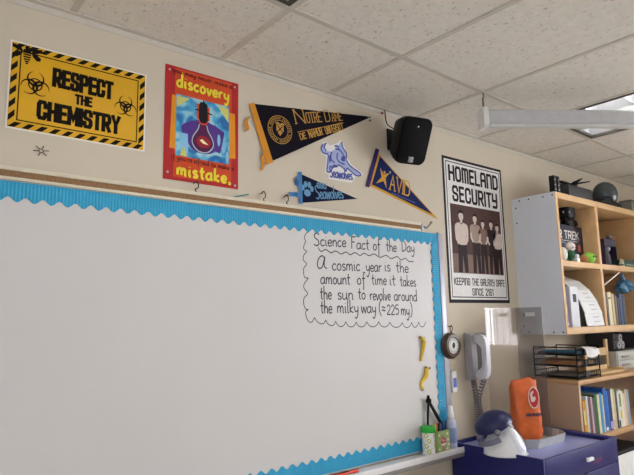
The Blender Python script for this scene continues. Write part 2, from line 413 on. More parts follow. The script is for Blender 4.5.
mb = MB(); mb.box(X0, X1, -.022, 0, HC-.004, HC-.0005); mb.box(X0, X1, -.0025, 0, HC-.026, HC-.004)
struct('trim_2', mb, m_tbar)
struct('baseboard_back', MB().box(X0, X1, -.012, 0, 0, .1), mat('baseboard_vinyl', '#4a4038', .6))

# recessed troffers
m_tube = emit_mat('fluorescent_tube', '#fffaf2', 22.0)
m_refl = mat('silver_reflector', '#dde0e4', .38, .7, var=.02)
m_trimk = mat('troffer_edge', '#45423c', .5)
for n, (k, j) in enumerate(LIGHTS):
    c = GX @ Vector(((k+.5)*S, rows[j]+L4/2, HC)); Mx = T(*c) @ R(0, 'Z') @ Matrix(((EX.x, EY.x, 0, 0), (EX.y, EY.y, 0, 0), (0, 0, 1, 0), (0, 0, 0, 1)))
    lab = {0: 'recessed ceiling light cut by the top edge, over the red and yellow posters',
           1: 'recessed ceiling light partly behind the white screen casing, above the bookcase'}.get(n, 'recessed silver ceiling light added out of view to light the room')
    t = thing('ceiling_light', lab, 'light', (c.x, c.y, HC), 'recessed ceiling lights')
    hw, hl = S/2-.014, L4/2-.014
    mb = MB()
    for x0, x1, y0, y1 in ((-hw, -hw+.022, -hl, hl), (hw-.022, hw, -hl, hl), (-hw+.022, hw-.022, -hl, -hl+.022), (-hw+.022, hw-.022, hl-.022, hl)):
        mb.box(x0, x1, y0, y1, -.004, .012, M=Mx)
    mb.build('frame', m_trimk, t)
    mb = MB(); a, b, h = hw-.001, hl-.001, .11
    mb.add([(-a, -b, 0), (a, -b, 0), (a, b, 0), (-a, b, 0), (-a*.8, -b, h), (a*.8, -b, h), (a*.8, b, h), (-a*.8, b, h)],
           [(4, 5, 6, 7), (0, 1, 5, 4), (1, 2, 6, 5), (2, 3, 7, 6), (3, 0, 4, 7)], M=Mx)
    mb.build('housing', m_refl, t)
    mb = MB()
    # parabolic louvre: curved blades along and across
    for x in (-hw/3, hw/3):
        prof = [(x-.028, .07), (x-.012, .035), (x-.002, .004), (x+.002, .004), (x+.012, .035), (x+.028, .07)]
        mb.prism(prof, 'y', -b+.02, b-.02, M=Mx)
    for q in range(1, 6):
        y = -b + 2*b*q/6
        prof = [(y-.028, .07), (y-.012, .035), (y-.002, .005), (y+.002, .005), (y+.012, .035), (y+.028, .07)]
        mb.prism(prof, 'x', -a+.02, a-.02, M=Mx)
    mb.build('louvre', m_refl, t)
    for x in (-hw*.62, 0, hw*.62):
        MB().tube([(x, -b+.03, .085), (x, b-.03, .085)], .013, 10, M=Mx).build('tube', m_tube, t)

# ================================================================== posters
def poster_rect(name, label, x0, x1, z0, z1, material, th=.0015):
    mb = MB().box(x0, x1, -th-.001, -.001, z0, z1)
    return mb
# --- yellow hazard poster
m_yel = mat('hazard_yellow', '#dba71f', .35, var=.08, scale=6)
m_yelw = mat('poster_white_edge', '#e8e4da', .4)
x0, x1, z0, z1 = .4225, .8955, 2.250, 2.5625; w_, h_ = x1-x0, z1-z0
t = thing('poster', 'yellow hazard poster with black and yellow striped border reading RESPECT THE CHEMISTRY', 'poster', (x0, 0, z0), 'posters on the wall')
MB().box(x0, x1, -.002, -.0005, z0, z1).build('backing_sheet', m_yelw, t)
A = Art((x0, -.002, z0)); e = .005
A.rect(MB(), e, w_-e, e, h_-e, .0003).build('printed_face', m_yel, t)
mb = MB(); bw = .019; i0 = e+.001
def hatch(n, along, side):
    for q in range(n):
        s0 = (q+.25)/n; s1 = (q+.75)/n; sk = .25/n
        lo, hi = i0, i0+bw
        if side in 'bt':
            f = lambda s: i0 + s*(w_-2*i0)
            v0, v1 = (lo, hi) if side == 'b' else (h_-hi, h_-lo)
            A.poly(mb, [(f(max(0, s0-sk)), v0), (f(s1-sk), v0), (f(min(1, s1+sk)), v1), (f(s0+sk), v1)], .0006)
        else:
            f = lambda s: i0+bw + s*(h_-2*i0-2*bw)
            u0, u1 = (lo, hi) if side == 'l' else (w_-hi, w_-lo)
            A.poly(mb, [(u0, f(max(0, s0-sk))), (u1, f(s0+sk)), (u1, f(min(1, s1+sk))), (u0, f(s1-sk))], .0006)
hatch(11, w_, 'b'); hatch(11, w_, 't'); hatch(6, h_, 'l'); hatch(6, h_, 'r')
q = .033
A.stroke(mb, [(q, q), (w_-q, q), (w_-q, h_-q), (q, h_-q)], .0040, .0006, closed=True)
mb.build('striped_border', m_ink, t)
mb = MB()
text_block(A, mb, 'RESPECT', .285*w_, .735*w_, .570*h_, .800*h_, .0145, .0006, gap=.62)
mb.build('lettering', m_ink, t); mb = MB()
text_block(A, mb, 'THE', .450*w_, .580*w_, .420*h_, .545*h_, .0090, .0006, gap=.6)
mb.build('lettering', m_ink, t); mb = MB()
text_block(A, mb, 'CHEMISTRY', .192*w_, .800*w_, .155*h_, .385*h_, .0145, .0006, gap=.62)
mb.build('lettering', m_ink, t)
def biohazard(cx, cy, r):
    mb = MB()
    for k in range(3):
        a = PI/2 + k*2*PI/3; px, py = cx+.46*r*math.cos(a), cy+.46*r*math.sin(a)
        for sgn in (1, -1):
            n = 16; arc = [(px+.52*r*math.cos(a+PI+sgn*q), py+.52*r*math.sin(a+PI+sgn*q)) for q in [i*2.75/n for i in range(n+1)]]
            A.stroke(mb, arc, .20*r, .0006, w2=.03*r)
    A.ring(mb, cx, cy, .44*r, .09*r, .0008)
    A.disc(mb, cx, cy, .14*r, .0007)
    return mb
biohazard(.175*w_, .545*h_, .048).build('hazard_symbol', m_ink, t)
biohazard(.835*w_, .525*h_, .044).build('hazard_symbol', m_ink, t)
mb = MB(); bx, by = .052, h_-.034
A.poly(mb, [(bx-.012, by+.012), (bx+.012, by+.012), (bx+.013, by-.002), (bx-.013, by-.002)], .0009)
A.disc(mb, bx, by+.018, .008, .0009)
for i, (ww, dz) in enumerate(((.013, 0), (.0125, .0085), (.0105, .017), (.0075, .025), (.004, .032))):
    A.poly(mb, [(bx-ww, by-.004-dz), (bx+ww, by-.004-dz), (bx+ww*.85, by-.0095-dz), (bx-ww*.85, by-.0095-dz)], .0009)
for sg in (1, -1):
    A.poly(mb, [(bx+sg*.014, by+.008), (bx+sg*.026, by+.020), (bx+sg*.047, by+.024), (bx+sg*.046, by+.012), (bx+sg*.030, by+.004), (bx+sg*.014, by+.001)], .0009)
    A.poly(mb, [(bx+sg*.014, by-.002), (bx+sg*.030, by+.001), (bx+sg*.044, by-.010), (bx+sg*.042, by-.021), (bx+sg*.030, by-.022), (bx+sg*.018, by-.010)], .0009)
    A.stroke(mb, [(bx+sg*.003, by+.024), (bx+sg*.006, by+.030)], .0015, .0009)
mb.build('bee_emblem', m_ink, t)

# --- red poster
m_red = mat('poster_red', '#b0282a', .3, var=.06); m_redo = mat('poster_orange_red', '#cf4a26', .3, var=.08)
m_or = mat('poster_orange', '#e29324', .35); m_let = mat('letter_yellow', '#e8d33c', .4); m_dk = mat('letter_maroon', '#4a1420', .5)
x0, x1, z0, z1 = .972, 1.308, 2.156, 2.634; w_, h_ = x1-x0, z1-z0
t = thing('poster', 'red poster with a light bulb picture reading discovery and mistake in yellow', 'poster', (x0, 0, z0), 'posters on the wall')
MB().box(x0, x1, -.002, -.0005, z0, z1).build('backing_sheet', m_red, t)
A = Art((x0, -.002, z0))
mb = MB(); A.rect(mb, .125*w_, .90*w_, .03*h_, .985*h_, .0002); mb.build('printed_panel', m_redo, t)
mb = MB(); A.poly(mb, [(.07*w_, .27*h_), (.30*w_, .27*h_), (.30*w_, .74*h_), (.09*w_, .74*h_)], .0004)
mb.build('orange_panel', m_or, t); mb = MB()
A.poly(mb, [(.70*w_, .26*h_), (.96*w_, .28*h_), (.95*w_, .70*h_), (.70*w_, .70*h_)], .0004); mb.build('orange_panel', m_or, t)
# picture: blue-cyan-yellow swirl printed behind a bulb
M = bpy.data.materials.new('bulb_picture_print'); M.use_nodes = True; nt = M.node_tree; b = nt.nodes['Principled BSDF']
tc = nt.nodes.new('ShaderNodeTexCoord'); mp = nt.nodes.new('ShaderNodeMapping'); mp.inputs['Scale'].default_value = (2.2, 1, 2.6); mp.inputs['Rotation'].default_value = (0, .6, 0)
nz = nt.nodes.new('ShaderNodeTexNoise'); nz.inputs['Scale'].default_value = 1.6; nz.inputs['Detail'].default_value = 1.0; nz.inputs['Distortion'].default_value = 1.2
rp = nt.nodes.new('ShaderNodeValToRGB'); el = rp.color_ramp.elements
el[0].position = 0; el[0].color = hexc('#243f8f'); el[1].position = 1; el[1].color = hexc('#c9cf6a')
for p_, c_ in ((.36, '#2673b4'), (.52, '#45a6cf'), (.66, '#9fcad6')): q_ = el.new(p_); q_.color = hexc(c_)
nt.links.new(tc.outputs['Generated'], mp.inputs[0]); nt.links.new(mp.outputs[0], nz.inputs['Vector']); nt.links.new(nz.outputs['Fac'], rp.inputs[0])
nt.links.new(rp.outputs[0], b.inputs['Base Color']); b.inputs['Roughness'].default_value = .3
mb = MB(); A.rect(mb, .145*w_, .865*w_, .215*h_, .755*h_, .0006); pic = mb.build('picture', M, t)
mb = MB(); A.poly(mb, [((.5+.27*math.cos(a)*(1+.15*math.sin(3*a)))*w_, (.42+.15*math.sin(a))*h_) for a in [2*PI*k/30 for k in range(30)]], .0008)
A.poly(mb, [(.34*w_, .36*h_), (.22*w_, .47*h_), (.36*w_, .53*h_), (.66*w_, .55*h_), (.80*w_, .50*h_), (.74*w_, .30*h_)], .00088)
mb.build('purple_shadow_print', mat('print_purple', '#56378a', .3), pic)
mb = MB()
for a, bb in ((.72, .42), (.79, .36), (.84, .28)):
    mb = MB(); A.poly(mb, [((a+.022*math.cos(q))*w_, (bb+.055*math.sin(q))*h_) for q in [2*PI*k/16 for k in range(16)]], .0010); mb.build('pale_streak_print', mat('print_pale_blue', '#86bfe0', .3), pic)
mb = MB()
A.poly(mb, [(.21*w_, .25*h_), (.31*w_, .25*h_), (.30*w_, .42*h_), (.19*w_, .42*h_)], .0009)
mb.build('pale_streak_print', mat('print_pale_blue', '#86bfe0', .3), pic)
for pg in ([(.70, .735), (.855, .735), (.855, .60)], [(.155, .74), (.32, .74), (.155, .64)]):
    mb = MB(); A.poly(mb, [(u*w_, v*h_) for u, v in pg], .0009); mb.build('yellow_glow_print', mat('print_yellow', '#cfd070', .3), pic)
mb = MB()
A.poly(mb, [(.20*w_, .22*h_), (.30*w_, .22*h_), (.25*w_, .31*h_)], .0011)
mb.build('yellow_glow_print', mat('print_yellow', '#d8d468', .3), pic)
bulb = smooth_pts([(.45, .53), (.43, .48), (.37, .41), (.36, .35), (.42, .295), (.50, .28), (.58, .295), (.64, .35), (.63, .41), (.57, .48), (.55, .53)], 6)
mb = MB(); A.poly(mb, [(u*w_, v*h_) for u, v in bulb], .0012); bl = mb.build('bulb_print', mat('print_dark_plum', '#571f4c', .3), pic)
mb = MB(); A.stroke(mb, [(u*w_, v*h_) for u, v in bulb], .004, .0015); mb.build('bulb_outline_print', mat('print_glass_edge', '#b7c9cf', .3), pic)
mb = MB(); A.disc(mb, .51*w_, .375*h_, .10*w_, .0015, ry=.055*h_); mb.build('glow_print', mat('print_crimson', '#9c2434', .3), pic)
mb = MB(); A.poly(mb, [(.455*w_, .385*h_), (.49*w_, .40*h_), (.55*w_, .37*h_), (.575*w_, .355*h_), (.50*w_, .36*h_)], .0018); mb.build('filament_print', mat('print_filament', '#f6e7b6', .3), pic)
mb = MB(); A.poly(mb, [(.425*w_, .715*h_), (.575*w_, .700*h_), (.575*w_, .575*h_), (.54*w_, .53*h_), (.46*w_, .53*h_), (.425*w_, .58*h_)], .0016)
A.stroke(mb, [(.42*w_, .71*h_), (.42*w_, .58*h_)], .005, .0017); A.stroke(mb, [(.58*w_, .695*h_), (.58*w_, .575*h_)], .005, .0017)
mb.build('socket_edge_print', mat('print_coral', '#d8492f', .3), pic)
mb = MB(); A.poly(mb, [(.44*w_, .70*h_), (.46*w_, .735*h_), (.49*w_, .735*h_), (.50*w_, .76*h_), (.52*w_, .735*h_), (.555*w_, .72*h_), (.565*w_, .58*h_), (.535*w_, .545*h_), (.465*w_, .545*h_), (.44*w_, .585*h_)], .0020)
A.stroke(mb, [(.39*w_, .655*h_), (.44*w_, .655*h_)], .006, .0020); A.stroke(mb, [(.56*w_, .645*h_), (.62*w_, .64*h_)], .006, .0020)
mb.build('socket_print', mat('print_black', '#17121a', .3), pic)
mb = MB(); text_hand(A, mb, 'discovery', .145*w_, .825*h_, .855*w_, .810*h_, .118*h_, .0098, .0026, gap=.13)
mb.build('lettering', m_let, t); mb = MB()
text_hand(A, mb, 'mistake.', .165*w_, .050*h_, .885*w_, .040*h_, .115*h_, .0108, .0026, gap=.14); mb.build('lettering', m_let, t)
mb = MB(); text_hand(A, mb, 'you may never make a', .09*w_, .942*h_, .90*w_, .932*h_, .045*h_, .0030, .0030, gap=.12)
mb.build('small_lettering', m_dk, t); mb = MB()
text_hand(A, mb, "if you're afraid to make a", .09*w_, .178*h_, .93*w_, .163*h_, .045*h_, .0030, .0030, gap=.12); mb.build('small_lettering', m_dk, t)
mb = MB()
for u, v in ((.05, .955), (.94, .955), (.05, .06), (.95, .03)):
    mb = MB(); A.disc(mb, u*w_, v*h_, .005, .0035, n=12); mb.build('pin_head', m_alu, t)

# --- black and white poster
m_pb = mat('poster_dark_brown', '#271c1f', .6, spec=.12); m_pw = mat('poster_white', '#e4e1df', .6, spec=.12); m_sep = mat('sepia_brown', '#4f3733', .6, var=.12, scale=20, spec=.12)
x0, x1, z0, z1 = 2.688, 3.290, 1.677, 2.552; w_, h_ = x1-x0, z1-z0
t = thing('poster', 'tall black and white poster reading HOMELAND SECURITY with a row of five people', 'poster', (x0, 0, z0), 'posters on the wall')
MB().box(x0, x1, -.002, -.0005, z0, z1).build('backing_sheet', m_pb, t)
A = Art((x0, -.002, z0))
mb = MB(); A.rect(mb, .016, w_-.016, .020, h_-.016, .0003); mb.build('white_face', m_pw, t)
mb = MB(); q = .030; A.stroke(mb, [(q, q+.004), (w_-q, q+.004), (w_-q, h_-q), (q, h_-q)], .006, .0006, closed=True); mb.build('thin_border', m_pb, t)
mb = MB()
text_block(A, mb, 'HOMELAND', .085*w_, .925*w_, .832*h_, .945*h_, .0175, .0006, MODE, gap=.52)
mb.build('lettering', m_pb, t); mb = MB()
text_block(A, mb, 'SECURITY', .130*w_, .895*w_, .690*h_, .805*h_, .0175, .0006, MODE, gap=.55)
mb.build('lettering', m_pb, t); mb = MB()
text_block(A, mb, 'KEEPING THE GALAXY SAFE', .085*w_, .925*w_, .118*h_, .168*h_, .0062, .0006, MODE, gap=.55, space=.9)
mb.build('lettering', m_pb, t); mb = MB()
text_block(A, mb, 'SINCE 2161', .36*w_, .715*w_, .050*h_, .100*h_, .0065, .0006, MODE, gap=.55, space=.9)
mb.build('lettering', m_pb, t)
mb = MB(); A.rect(mb, .085*w_, .925*w_, .200*h_, .672*h_, .0006); pic = mb.build('photograph', m_sep, t)
m_sk = mat('sepia_pale', '#c9b8ae', .6, spec=.12); m_sm = mat('sepia_mid', '#9c877b', .6, spec=.12); m_sd = mat('sepia_dark', '#2a1d1e', .6, spec=.12); m_sl = mat('sepia_tan', '#7d6459', .6, spec=.12)
mb = MB(); A.rect(mb, .085*w_, .925*w_, .200*h_, .33*h_, .0008)
mb.build('ground_print', m_sl, pic)
for (u, hd, sc, sh) in ((.245, .595, 1.0, m_sk), (.470, .590, .86, m_sm), (.600, .560, .74, m_sl), (.745, .565, .78, m_sd), (.850, .545, .78, m_sk)):
    c = u*w_; hv = hd*h_; s_ = .055*sc
    body = MB(); trs = MB(); skn = MB(); hair = MB()
    A.poly(trs, [(c-.75*s_, hv-2.9*s_), (c+.75*s_, hv-2.9*s_), (c+.85*s_, .205*h_), (c+.25*s_, .205*h_), (c, hv-4.3*s_), (c-.2*s_, .205*h_), (c-.85*s_, .205*h_)], .0010)
    A.poly(body, smooth_pts([(c-.35*s_, hv-.75*s_), (c-1.05*s_, hv-1.0*s_), (c-1.15*s_, hv-1.9*s_), (c-.8*s_, hv-2.1*s_), (c-.8*s_, hv-3.1*s_), (c+.8*s_, hv-3.1*s_), (c+.8*s_, hv-2.1*s_), (c+1.15*s_, hv-1.9*s_), (c+1.05*s_, hv-1.0*s_), (c+.35*s_, hv-.75*s_)], 3), .0012)
    A.disc(skn, c, hv, .42*s_, .0016, ry=.55*s_); A.rect(skn, c-.2*s_, c+.2*s_, hv-.85*s_, hv-.4*s_, .0015)
    for sg in (1, -1):
        arm = MB(); A.stroke(arm, [(c+sg*1.0*s_, hv-1.9*s_), (c+sg*.95*s_, hv-2.6*s_), (c+sg*.55*s_, hv-3.1*s_)], .30*s_, .0014); arm.build('arm_print', m_sk, pic)
    A.poly(hair, [(c-.45*s_, hv+.05*s_), (c-.42*s_, hv+.5*s_), (c, hv+.72*s_), (c+.42*s_, hv+.5*s_), (c+.45*s_, hv+.05*s_), (c+.25*s_, hv+.3*s_), (c-.25*s_, hv+.3*s_)], .0019)
    col = MB(); A.stroke(col, [(c-.25*s_, hv-.75*s_), (c, hv-.92*s_), (c+.25*s_, hv-.75*s_)], .09*s_, .0019); col.build('collar_print', m_sd, pic)
    trs.build('trousers_print', m_sd, pic); body.build('shirt_print', sh, pic); skn.build('face_print', m_sk, pic); hair.build('hair_print', m_sd, pic)

# ================================================================== pennants
def wz(px, py): p = W(px, py); return Vector((p.x, p.z))
def wl(*pts): return [tuple(wz(*p)) for p in pts]
WALL = Art((0, -.001, 0))       # u = x, v = z on the back wall
m_nav = mat('navy_felt', '#19161f', .95, spec=.1); m_org = mat('orange_felt', '#d08a2a', .85); m_gold = mat('gold_print', '#b98a3a', .6)
o = thing('pennant', 'large navy pennant with gold crest reading NOTRE DAME DE NAMUR UNIVERSITY and orange ties', 'pennant', (1.42, 0, 2.29), 'pennants on the wall')
mb = MB(); WALL.slab(mb, wl((253.5, 104), (371, 117), (268, 163)), .0005, .003); mb.build('felt', m_nav, o)
mb = MB(); WALL.slab(mb, wl((248.5, 104.5), (253.5, 103), (272.5, 162.5), (266, 165)), .003, .0055); mb.build('header_strip', m_org, o)
for pts in (((252, 117), (247, 119), (245.5, 124), (246.5, 130), (243.5, 132)), ((264, 152), (262, 158), (262.5, 164), (260, 171))):
    pp = smooth_pts(wl(*pts), 5); mb = MB()
    vs = [(p[0]+s_, -.006-.004*math.sin(i*.6), p[1]+s_*.4) for i, p in enumerate(pp) for s_ in (-.0085, .0085)]
    n = len(pp); mb.add(vs, [(2*i, 2*i+1, 2*i+3, 2*i+2) for i in range(n-1)])
    vs2 = [(v[0], v[1]-.002, v[2]) for v in vs]; mb.add(vs2, [(2*i, 2*i+2, 2*i+3, 2*i+1) for i in range(n-1)]); mb.build('tie', m_org, o)
c = wz(279.5, 130)
mb = MB(); WALL.ring(mb, c.x, c.y, .066, .0035, .0036); WALL.ring(mb, c.x, c.y, .045, .003, .0036)
for k in range(40):
    a = 2*PI*k/40; ca, sa = math.cos(a), math.sin(a)
    if k % 10 != 9: WALL.stroke(mb, [(c.x+.0505*ca, c.y+.0505*sa), (c.x+.0605*ca, c.y+.0605*sa)], .004, .0036)
WALL.poly(mb, [(c.x-.020, c.y+.022), (c.x+.020, c.y+.022), (c.x+.020, c.y-.005), (c.x, c.y-.030), (c.x-.020, c.y-.005)], .0036)
WALL.poly(mb, [(c.x-.028, c.y+.026), (c.x-.014, c.y+.036), (c.x, c.y+.028), (c.x+.014, c.y+.036), (c.x+.028, c.y+.026), (c.x+.012, c.y+.024), (c.x-.012, c.y+.024)], .0038)
mb.build('crest', m_gold, o)
mb = MB(); WALL.stroke(mb, [(c.x-.014, c.y+.018), (c.x+.014, c.y-.012)], .005, .0042); WALL.stroke(mb, [(c.x+.014, c.y+.018), (c.x-.014, c.y-.012)], .005, .0042); mb.build('crest_cross', m_nav, o)
def art_px(a, b, d=-.001):
    a, b = wz(*a), wz(*b); U = (b-a); L = U.length; U /= L
    return Art((a.x, d, a.y), (U.x, 0, U.y), (-U.y, 0, U.x)), L
mb = MB()
B, L = art_px((295.5, 124.8), (342, 121)); text_block(B, mb, 'N', 0, .062, .002, .073, .0058, .0036, ROMAN, serif=.007)
text_block(B, mb, 'OTRE', .070, .165, 0.002, .055, .0048, .0036, ROMAN, serif=.006, gap=.4)
text_block(B, mb, 'D', .190, .225, 0, .062, .0050, .0036, ROMAN, serif=.006); text_block(B, mb, 'AME', .233, L, 0, .045, .0044, .0036, ROMAN, serif=.005, gap=.35)
B, L = art_px((297, 132.6), (343, 123.2)); WALL.stroke(mb, wl((297, 132.4), (343, 123.2)), .0028, .0036)
B, L = art_px((300.5, 141.2), (343.5, 130.2)); text_block(B, mb, 'DE', 0, .04, .004, .036, .0048, .0036, ROMAN, serif=.003)
text_block(B, mb, 'NAMUR', .058, .150, .002, .042, .0048, .0036, ROMAN, serif=.003); text_block(B, mb, 'UNIVERSITY', .168, L, 0, .040, .0045, .0036, ROMAN, serif=.003)
mb.build('lettering', m_gold, o)
mb = MB(); WALL.disc(mb, *wz(367.5, 117), .004, .0036, n=12); mb.build('pin_head', m_alu, o)

m_dn = mat('dark_blue_felt', '#191d33', .95, spec=.1); m_sky = mat('blue_felt', '#4478ac', .85); m_skp = mat('light_blue_print', '#5d8fb4', .6)
o = thing('pennant', 'small dark blue pennant with light blue paw and lettering, just above the map rail', 'pennant', (1.63, 0, 2.13), 'pennants on the wall')
mb = MB(); WALL.slab(mb, wl((300, 174), (357, 199), (300.5, 203)), .0005, .003); mb.build('felt', m_dn, o)
mb = MB(); WALL.slab(mb, wl((297.5, 172), (301, 172), (302, 204), (298.5, 204)), .003, .0055); mb.build('header_strip', m_sky, o)
for pts in (((297.5, 178), (294, 182), (297.8, 185)), ((298, 195.5), (293, 194.5), (288, 194.5))):
    pp = smooth_pts(wl(*pts), 5); n = len(pp); mb = MB()
    vs = [(p[0], -.006-.003*math.sin(i*.8), p[1]+s_) for i, p in enumerate(pp) for s_ in (-.010, .010)]
    mb.add(vs, [(2*i, 2*i+1, 2*i+3, 2*i+2) for i in range(n-1)]); mb.add([(v[0], v[1]-.002, v[2]) for v in vs], [(2*i, 2*i+2, 2*i+3, 2*i+1) for i in range(n-1)]); mb.build('tie', m_sky, o)
mb = MB(); c = wz(306.8, 190.5)
WALL.disc(mb, c.x, c.y-.012, .020, .0036, ry=.017)
for du, dv, r_ in ((-.026, .010, .010), (-.010, .028, .011), (.012, .028, .011), (.027, .010, .010)): WALL.disc(mb, c.x+du, c.y+dv, r_, .0036, ry=r_*1.4)
mb.build('paw_emblem', m_skp, o)
mb = MB(); B, L = art_px((316.5, 188.5), (326, 189.5)); text_block(B, mb, 'SSU', 0, L, 0, .030, .0058, .0036, gap=.5)
B, L = art_px((315.5, 199), (343, 198.3)); text_hand(B, mb, 'Seawolves', 0, 0, L, 0, .064, .0058, .0036, gap=.04)
mb.build('lettering', m_skp, o)

m_pur = mat('purple_felt', '#33235c', .9); m_blu = mat('royal_blue_felt', '#202a58', .95, spec=.1); m_gf = mat('gold_felt', '#cf9a35', .85)
o = thing('pennant', 'blue pennant with gold edges reading AVID, hanging tip down beside the speaker', 'pennant', (2.1, 0, 2.16), 'pennants on the wall')
mb = MB(); WALL.slab(mb, wl((378, 153.5), (437.5, 219), (369.5, 186)), .0005, .002); mb.build('gold_edging', m_gf, o)
mb = MB(); WALL.slab(mb, wl((379.5, 156.5), (432, 214.5), (371.5, 184.5)), .002, .0032); mb.build('felt', m_blu, o)
mb = MB(); WALL.slab(mb, wl((375, 148.5), (378.5, 150), (368.5, 187.5), (365, 186.5)), .0032, .006); mb.build('header_strip', m_pur, o)
mb = MB(); WALL.poly(mb, wl((379.6, 168), (383.2, 174.8), (389, 173.2), (385, 178), (386, 188.5), (383, 181.2), (375.5, 183.5), (381, 177.2)), .0036)
WALL.disc(mb, *wz(384, 172.6), .008, .0037, n=14); mb.build('figure_emblem', m_gf, o)
mb = MB(); WALL.disc(mb, *wz(389.5, 172.5), .008, .0037, n=10); mb.build('star_emblem', mat('pale_blue_print', '#7d8db0', .6), o)
mb = MB(); B, L = art_px((388.5, 189.8), (409, 197.2)); text_block(B, mb, 'AVID', 0, L, 0, .088, .0075, .0036, ROMAN, serif=.008, gap=.3)
mb.build('lettering', m_gf, o)
mb = MB(); WALL.stroke(mb, wl((391, 193), (414.5, 203)), .0045, .0036); mb.build('small_print', mat('dim_print', '#4a568c', .6), o)

# --- die-cut dog sticker
m_bl = mat('sticker_blue', '#3b4a94', .4); m_pl = mat('sticker_pale_blue', '#a3add4', .4)
def zz(*pts): return wl(*[(280+x/6.99, 140+y/6.99) for x, y in pts])
o = thing('sticker', 'white die-cut sticker of a leaping blue dog between the three pennants', 'sticker', (1.9, 0, 2.3))
mb = MB(); WALL.slab(mb, zz((280, 60), (290, 25), (320, 8), (345, 40), (372, 32), (400, 22), (425, 0), (452, 55), (470, 130), (500, 175), (580, 238), (545, 258), (520, 262), (500, 302), (335, 272), (340, 245), (314, 228), (318, 120), (285, 95)), .0003, .0010); mb.build('white_backing', m_pw, o)
mb = MB(); WALL.poly(mb, zz((335, 100), (300, 90), (286, 62), (298, 30), (322, 20), (306, 50), (322, 78), (358, 82), (385, 62), (380, 42), (402, 45), (428, 10), (440, 55), (465, 95), (462, 140), (492, 185), (565, 238), (530, 250), (470, 200), (460, 218), (430, 190), (400, 172), (375, 172), (362, 195), (350, 222), (325, 222), (330, 165)), .0013); mb.build('dog_print', m_pl, o)
mb = MB()
for pts in (((428, 12), (438, 55), (462, 95), (460, 138)), ((385, 62), (420, 75), (440, 110), (425, 140)), ((335, 102), (331, 165), (326, 220), (350, 222), (364, 195), (376, 172)), ((400, 172), (432, 190), (460, 218), (470, 200), (530, 250), (562, 238), (492, 185), (460, 140)), ((322, 20), (306, 50), (322, 78)), ((298, 30), (286, 62), (300, 90), (335, 100)), ((360, 82), (352, 130), (380, 160)), ((400, 90), (396, 130), (420, 160), (450, 170)), ((380, 42), (402, 45), (412, 70))):
    WALL.stroke(mb, smooth_pts(zz(*pts), 4), .0075, .0016)
WALL.poly(mb, zz((372, 172), (400, 175), (405, 190), (375, 195), (360, 205)), .0016); WALL.poly(mb, zz((340, 112), (356, 100), (360, 140), (342, 165)), .0015)
WALL.poly(mb, zz((425, 120), (455, 110), (452, 150), (432, 150)), .0015)
mb.build('outline_print', m_bl, o)
mb = MB(); B, L = art_px((280+346/6.99, 140+264/6.99), (280+505/6.99, 140+284/6.99)); text_hand(B, mb, 'Seawolves', 0, 0.004, L, 0.004, .055, .0075, .0016, gap=.04); mb.build('lettering', m_bl, o)

# ================================================================== small wall marks
o = MB(); s0 = wz(41, 151)
WALL.ring(o, s0.x, s0.y, .007, .0025, .0005, n=14)
for a in (0.2, 1.25, 2.3, 3.3, 4.4, 5.5): WALL.stroke(o, [(s0.x+.009*math.cos(a), s0.y+.009*math.sin(a)), (s0.x+.026*math.cos(a), s0.y+.020*math.sin(a))], .0028, .0005)
tag(o.build('wall_doodle', m_ink), 'small pencilled sun doodle on the wall below the yellow poster', 'doodle')
m_wire = mat('dark_wire', '#4b4038', .5, .4)
for px, py, lab in ((194.5, 197.5, 'thin wire hook on the map rail below the red poster'), (262, 199, 'thin wire hook on the map rail below the orange tie of the large pennant'), (285, 200, 'thin wire hook on the map rail touching the small pennant tie')):
    b0 = wz(px, py); pts = smooth_pts([(b0.x-.004, -.028, 2.108), (b0.x-.008, -.024, 2.125), (b0.x+.008, -.014, 2.135), (b0.x+.012, -.009, 2.152), (b0.x+.003, -.008, 2.163), (b0.x-.010, -.009, 2.150)], 5)
    tag(MB().tube(pts, .0025, 6).build('wire_hook', m_wire), lab, 'hook', 'wire hooks on the map rail')
tag(MB().tube([(1.285, -.014, 2.118), (1.355, -.010, 2.139)], .003, 6).build('pencil_stub', mat('teal_paint', '#3f8d8f', .5)), 'thin teal pencil lying on the map rail below the red poster', 'pencil')
for px, py, cc, lab in ((381, 113.5, '#9a4a44', 'red push pin in the wall between the pennant tip and the speaker'), (369, 121, '#8a8078', 'dull push pin in the wall just under the tip of the large pennant')):
    p = W(px, py); mb = MB().lathe([(.003, -.001), (.003, .006), (.006, .008), (.0065, .013), (.004, .0155)], 14, M=T(p.x, 0, p.z) @ R(PI/2, 'X'))
    tag(mb.build('push_pin', mat('pin_'+cc[1:], cc, .4)), lab, 'pin', 'push pins in the wall')

# ================================================================== wall speaker
t = thing('speaker', 'black wall speaker tilted down on a bracket under the ceiling', 'speaker', (2.33, 0, 2.45))
SM = T(2.266, -.130, 2.528) @ R(math.radians(-14), 'Z') @ R(math.radians(27), 'X') @ Matrix.Scale(.86, 4)
mb = MB(); fr = []
bm = bmesh.new()
def rrect(w, h, r, n=6):
    out = []
    for cx, cz, a0 in ((w/2-r, h/2-r, 0), (-w/2+r, h/2-r, PI/2), (-w/2+r, -h/2+r, PI), (w/2-r, -h/2+r, 1.5*PI)):
        for k in range(n+1): out.append((cx+r*math.cos(a0+k*PI/2/n), cz+r*math.sin(a0+k*PI/2/n)))
    return out
def loft(mb, secs, smooth=True, M=None):
    n = len(secs[0]); vs = [p for s_ in secs for p in s_]; fs = [(i*n+k, i*n+(k+1) % n, (i+1)*n+(k+1) % n, (i+1)*n+k) for i in range(len(secs)-1) for k in range(n)]
    fs += [tuple(reversed(range(n))), tuple(range((len(secs)-1)*n, len(secs)*n))]; return mb.add(vs, fs, smooth, M)
def sec(w, h, r, y): return [(x, y, z) for x, z in rrect(w, h, r)]
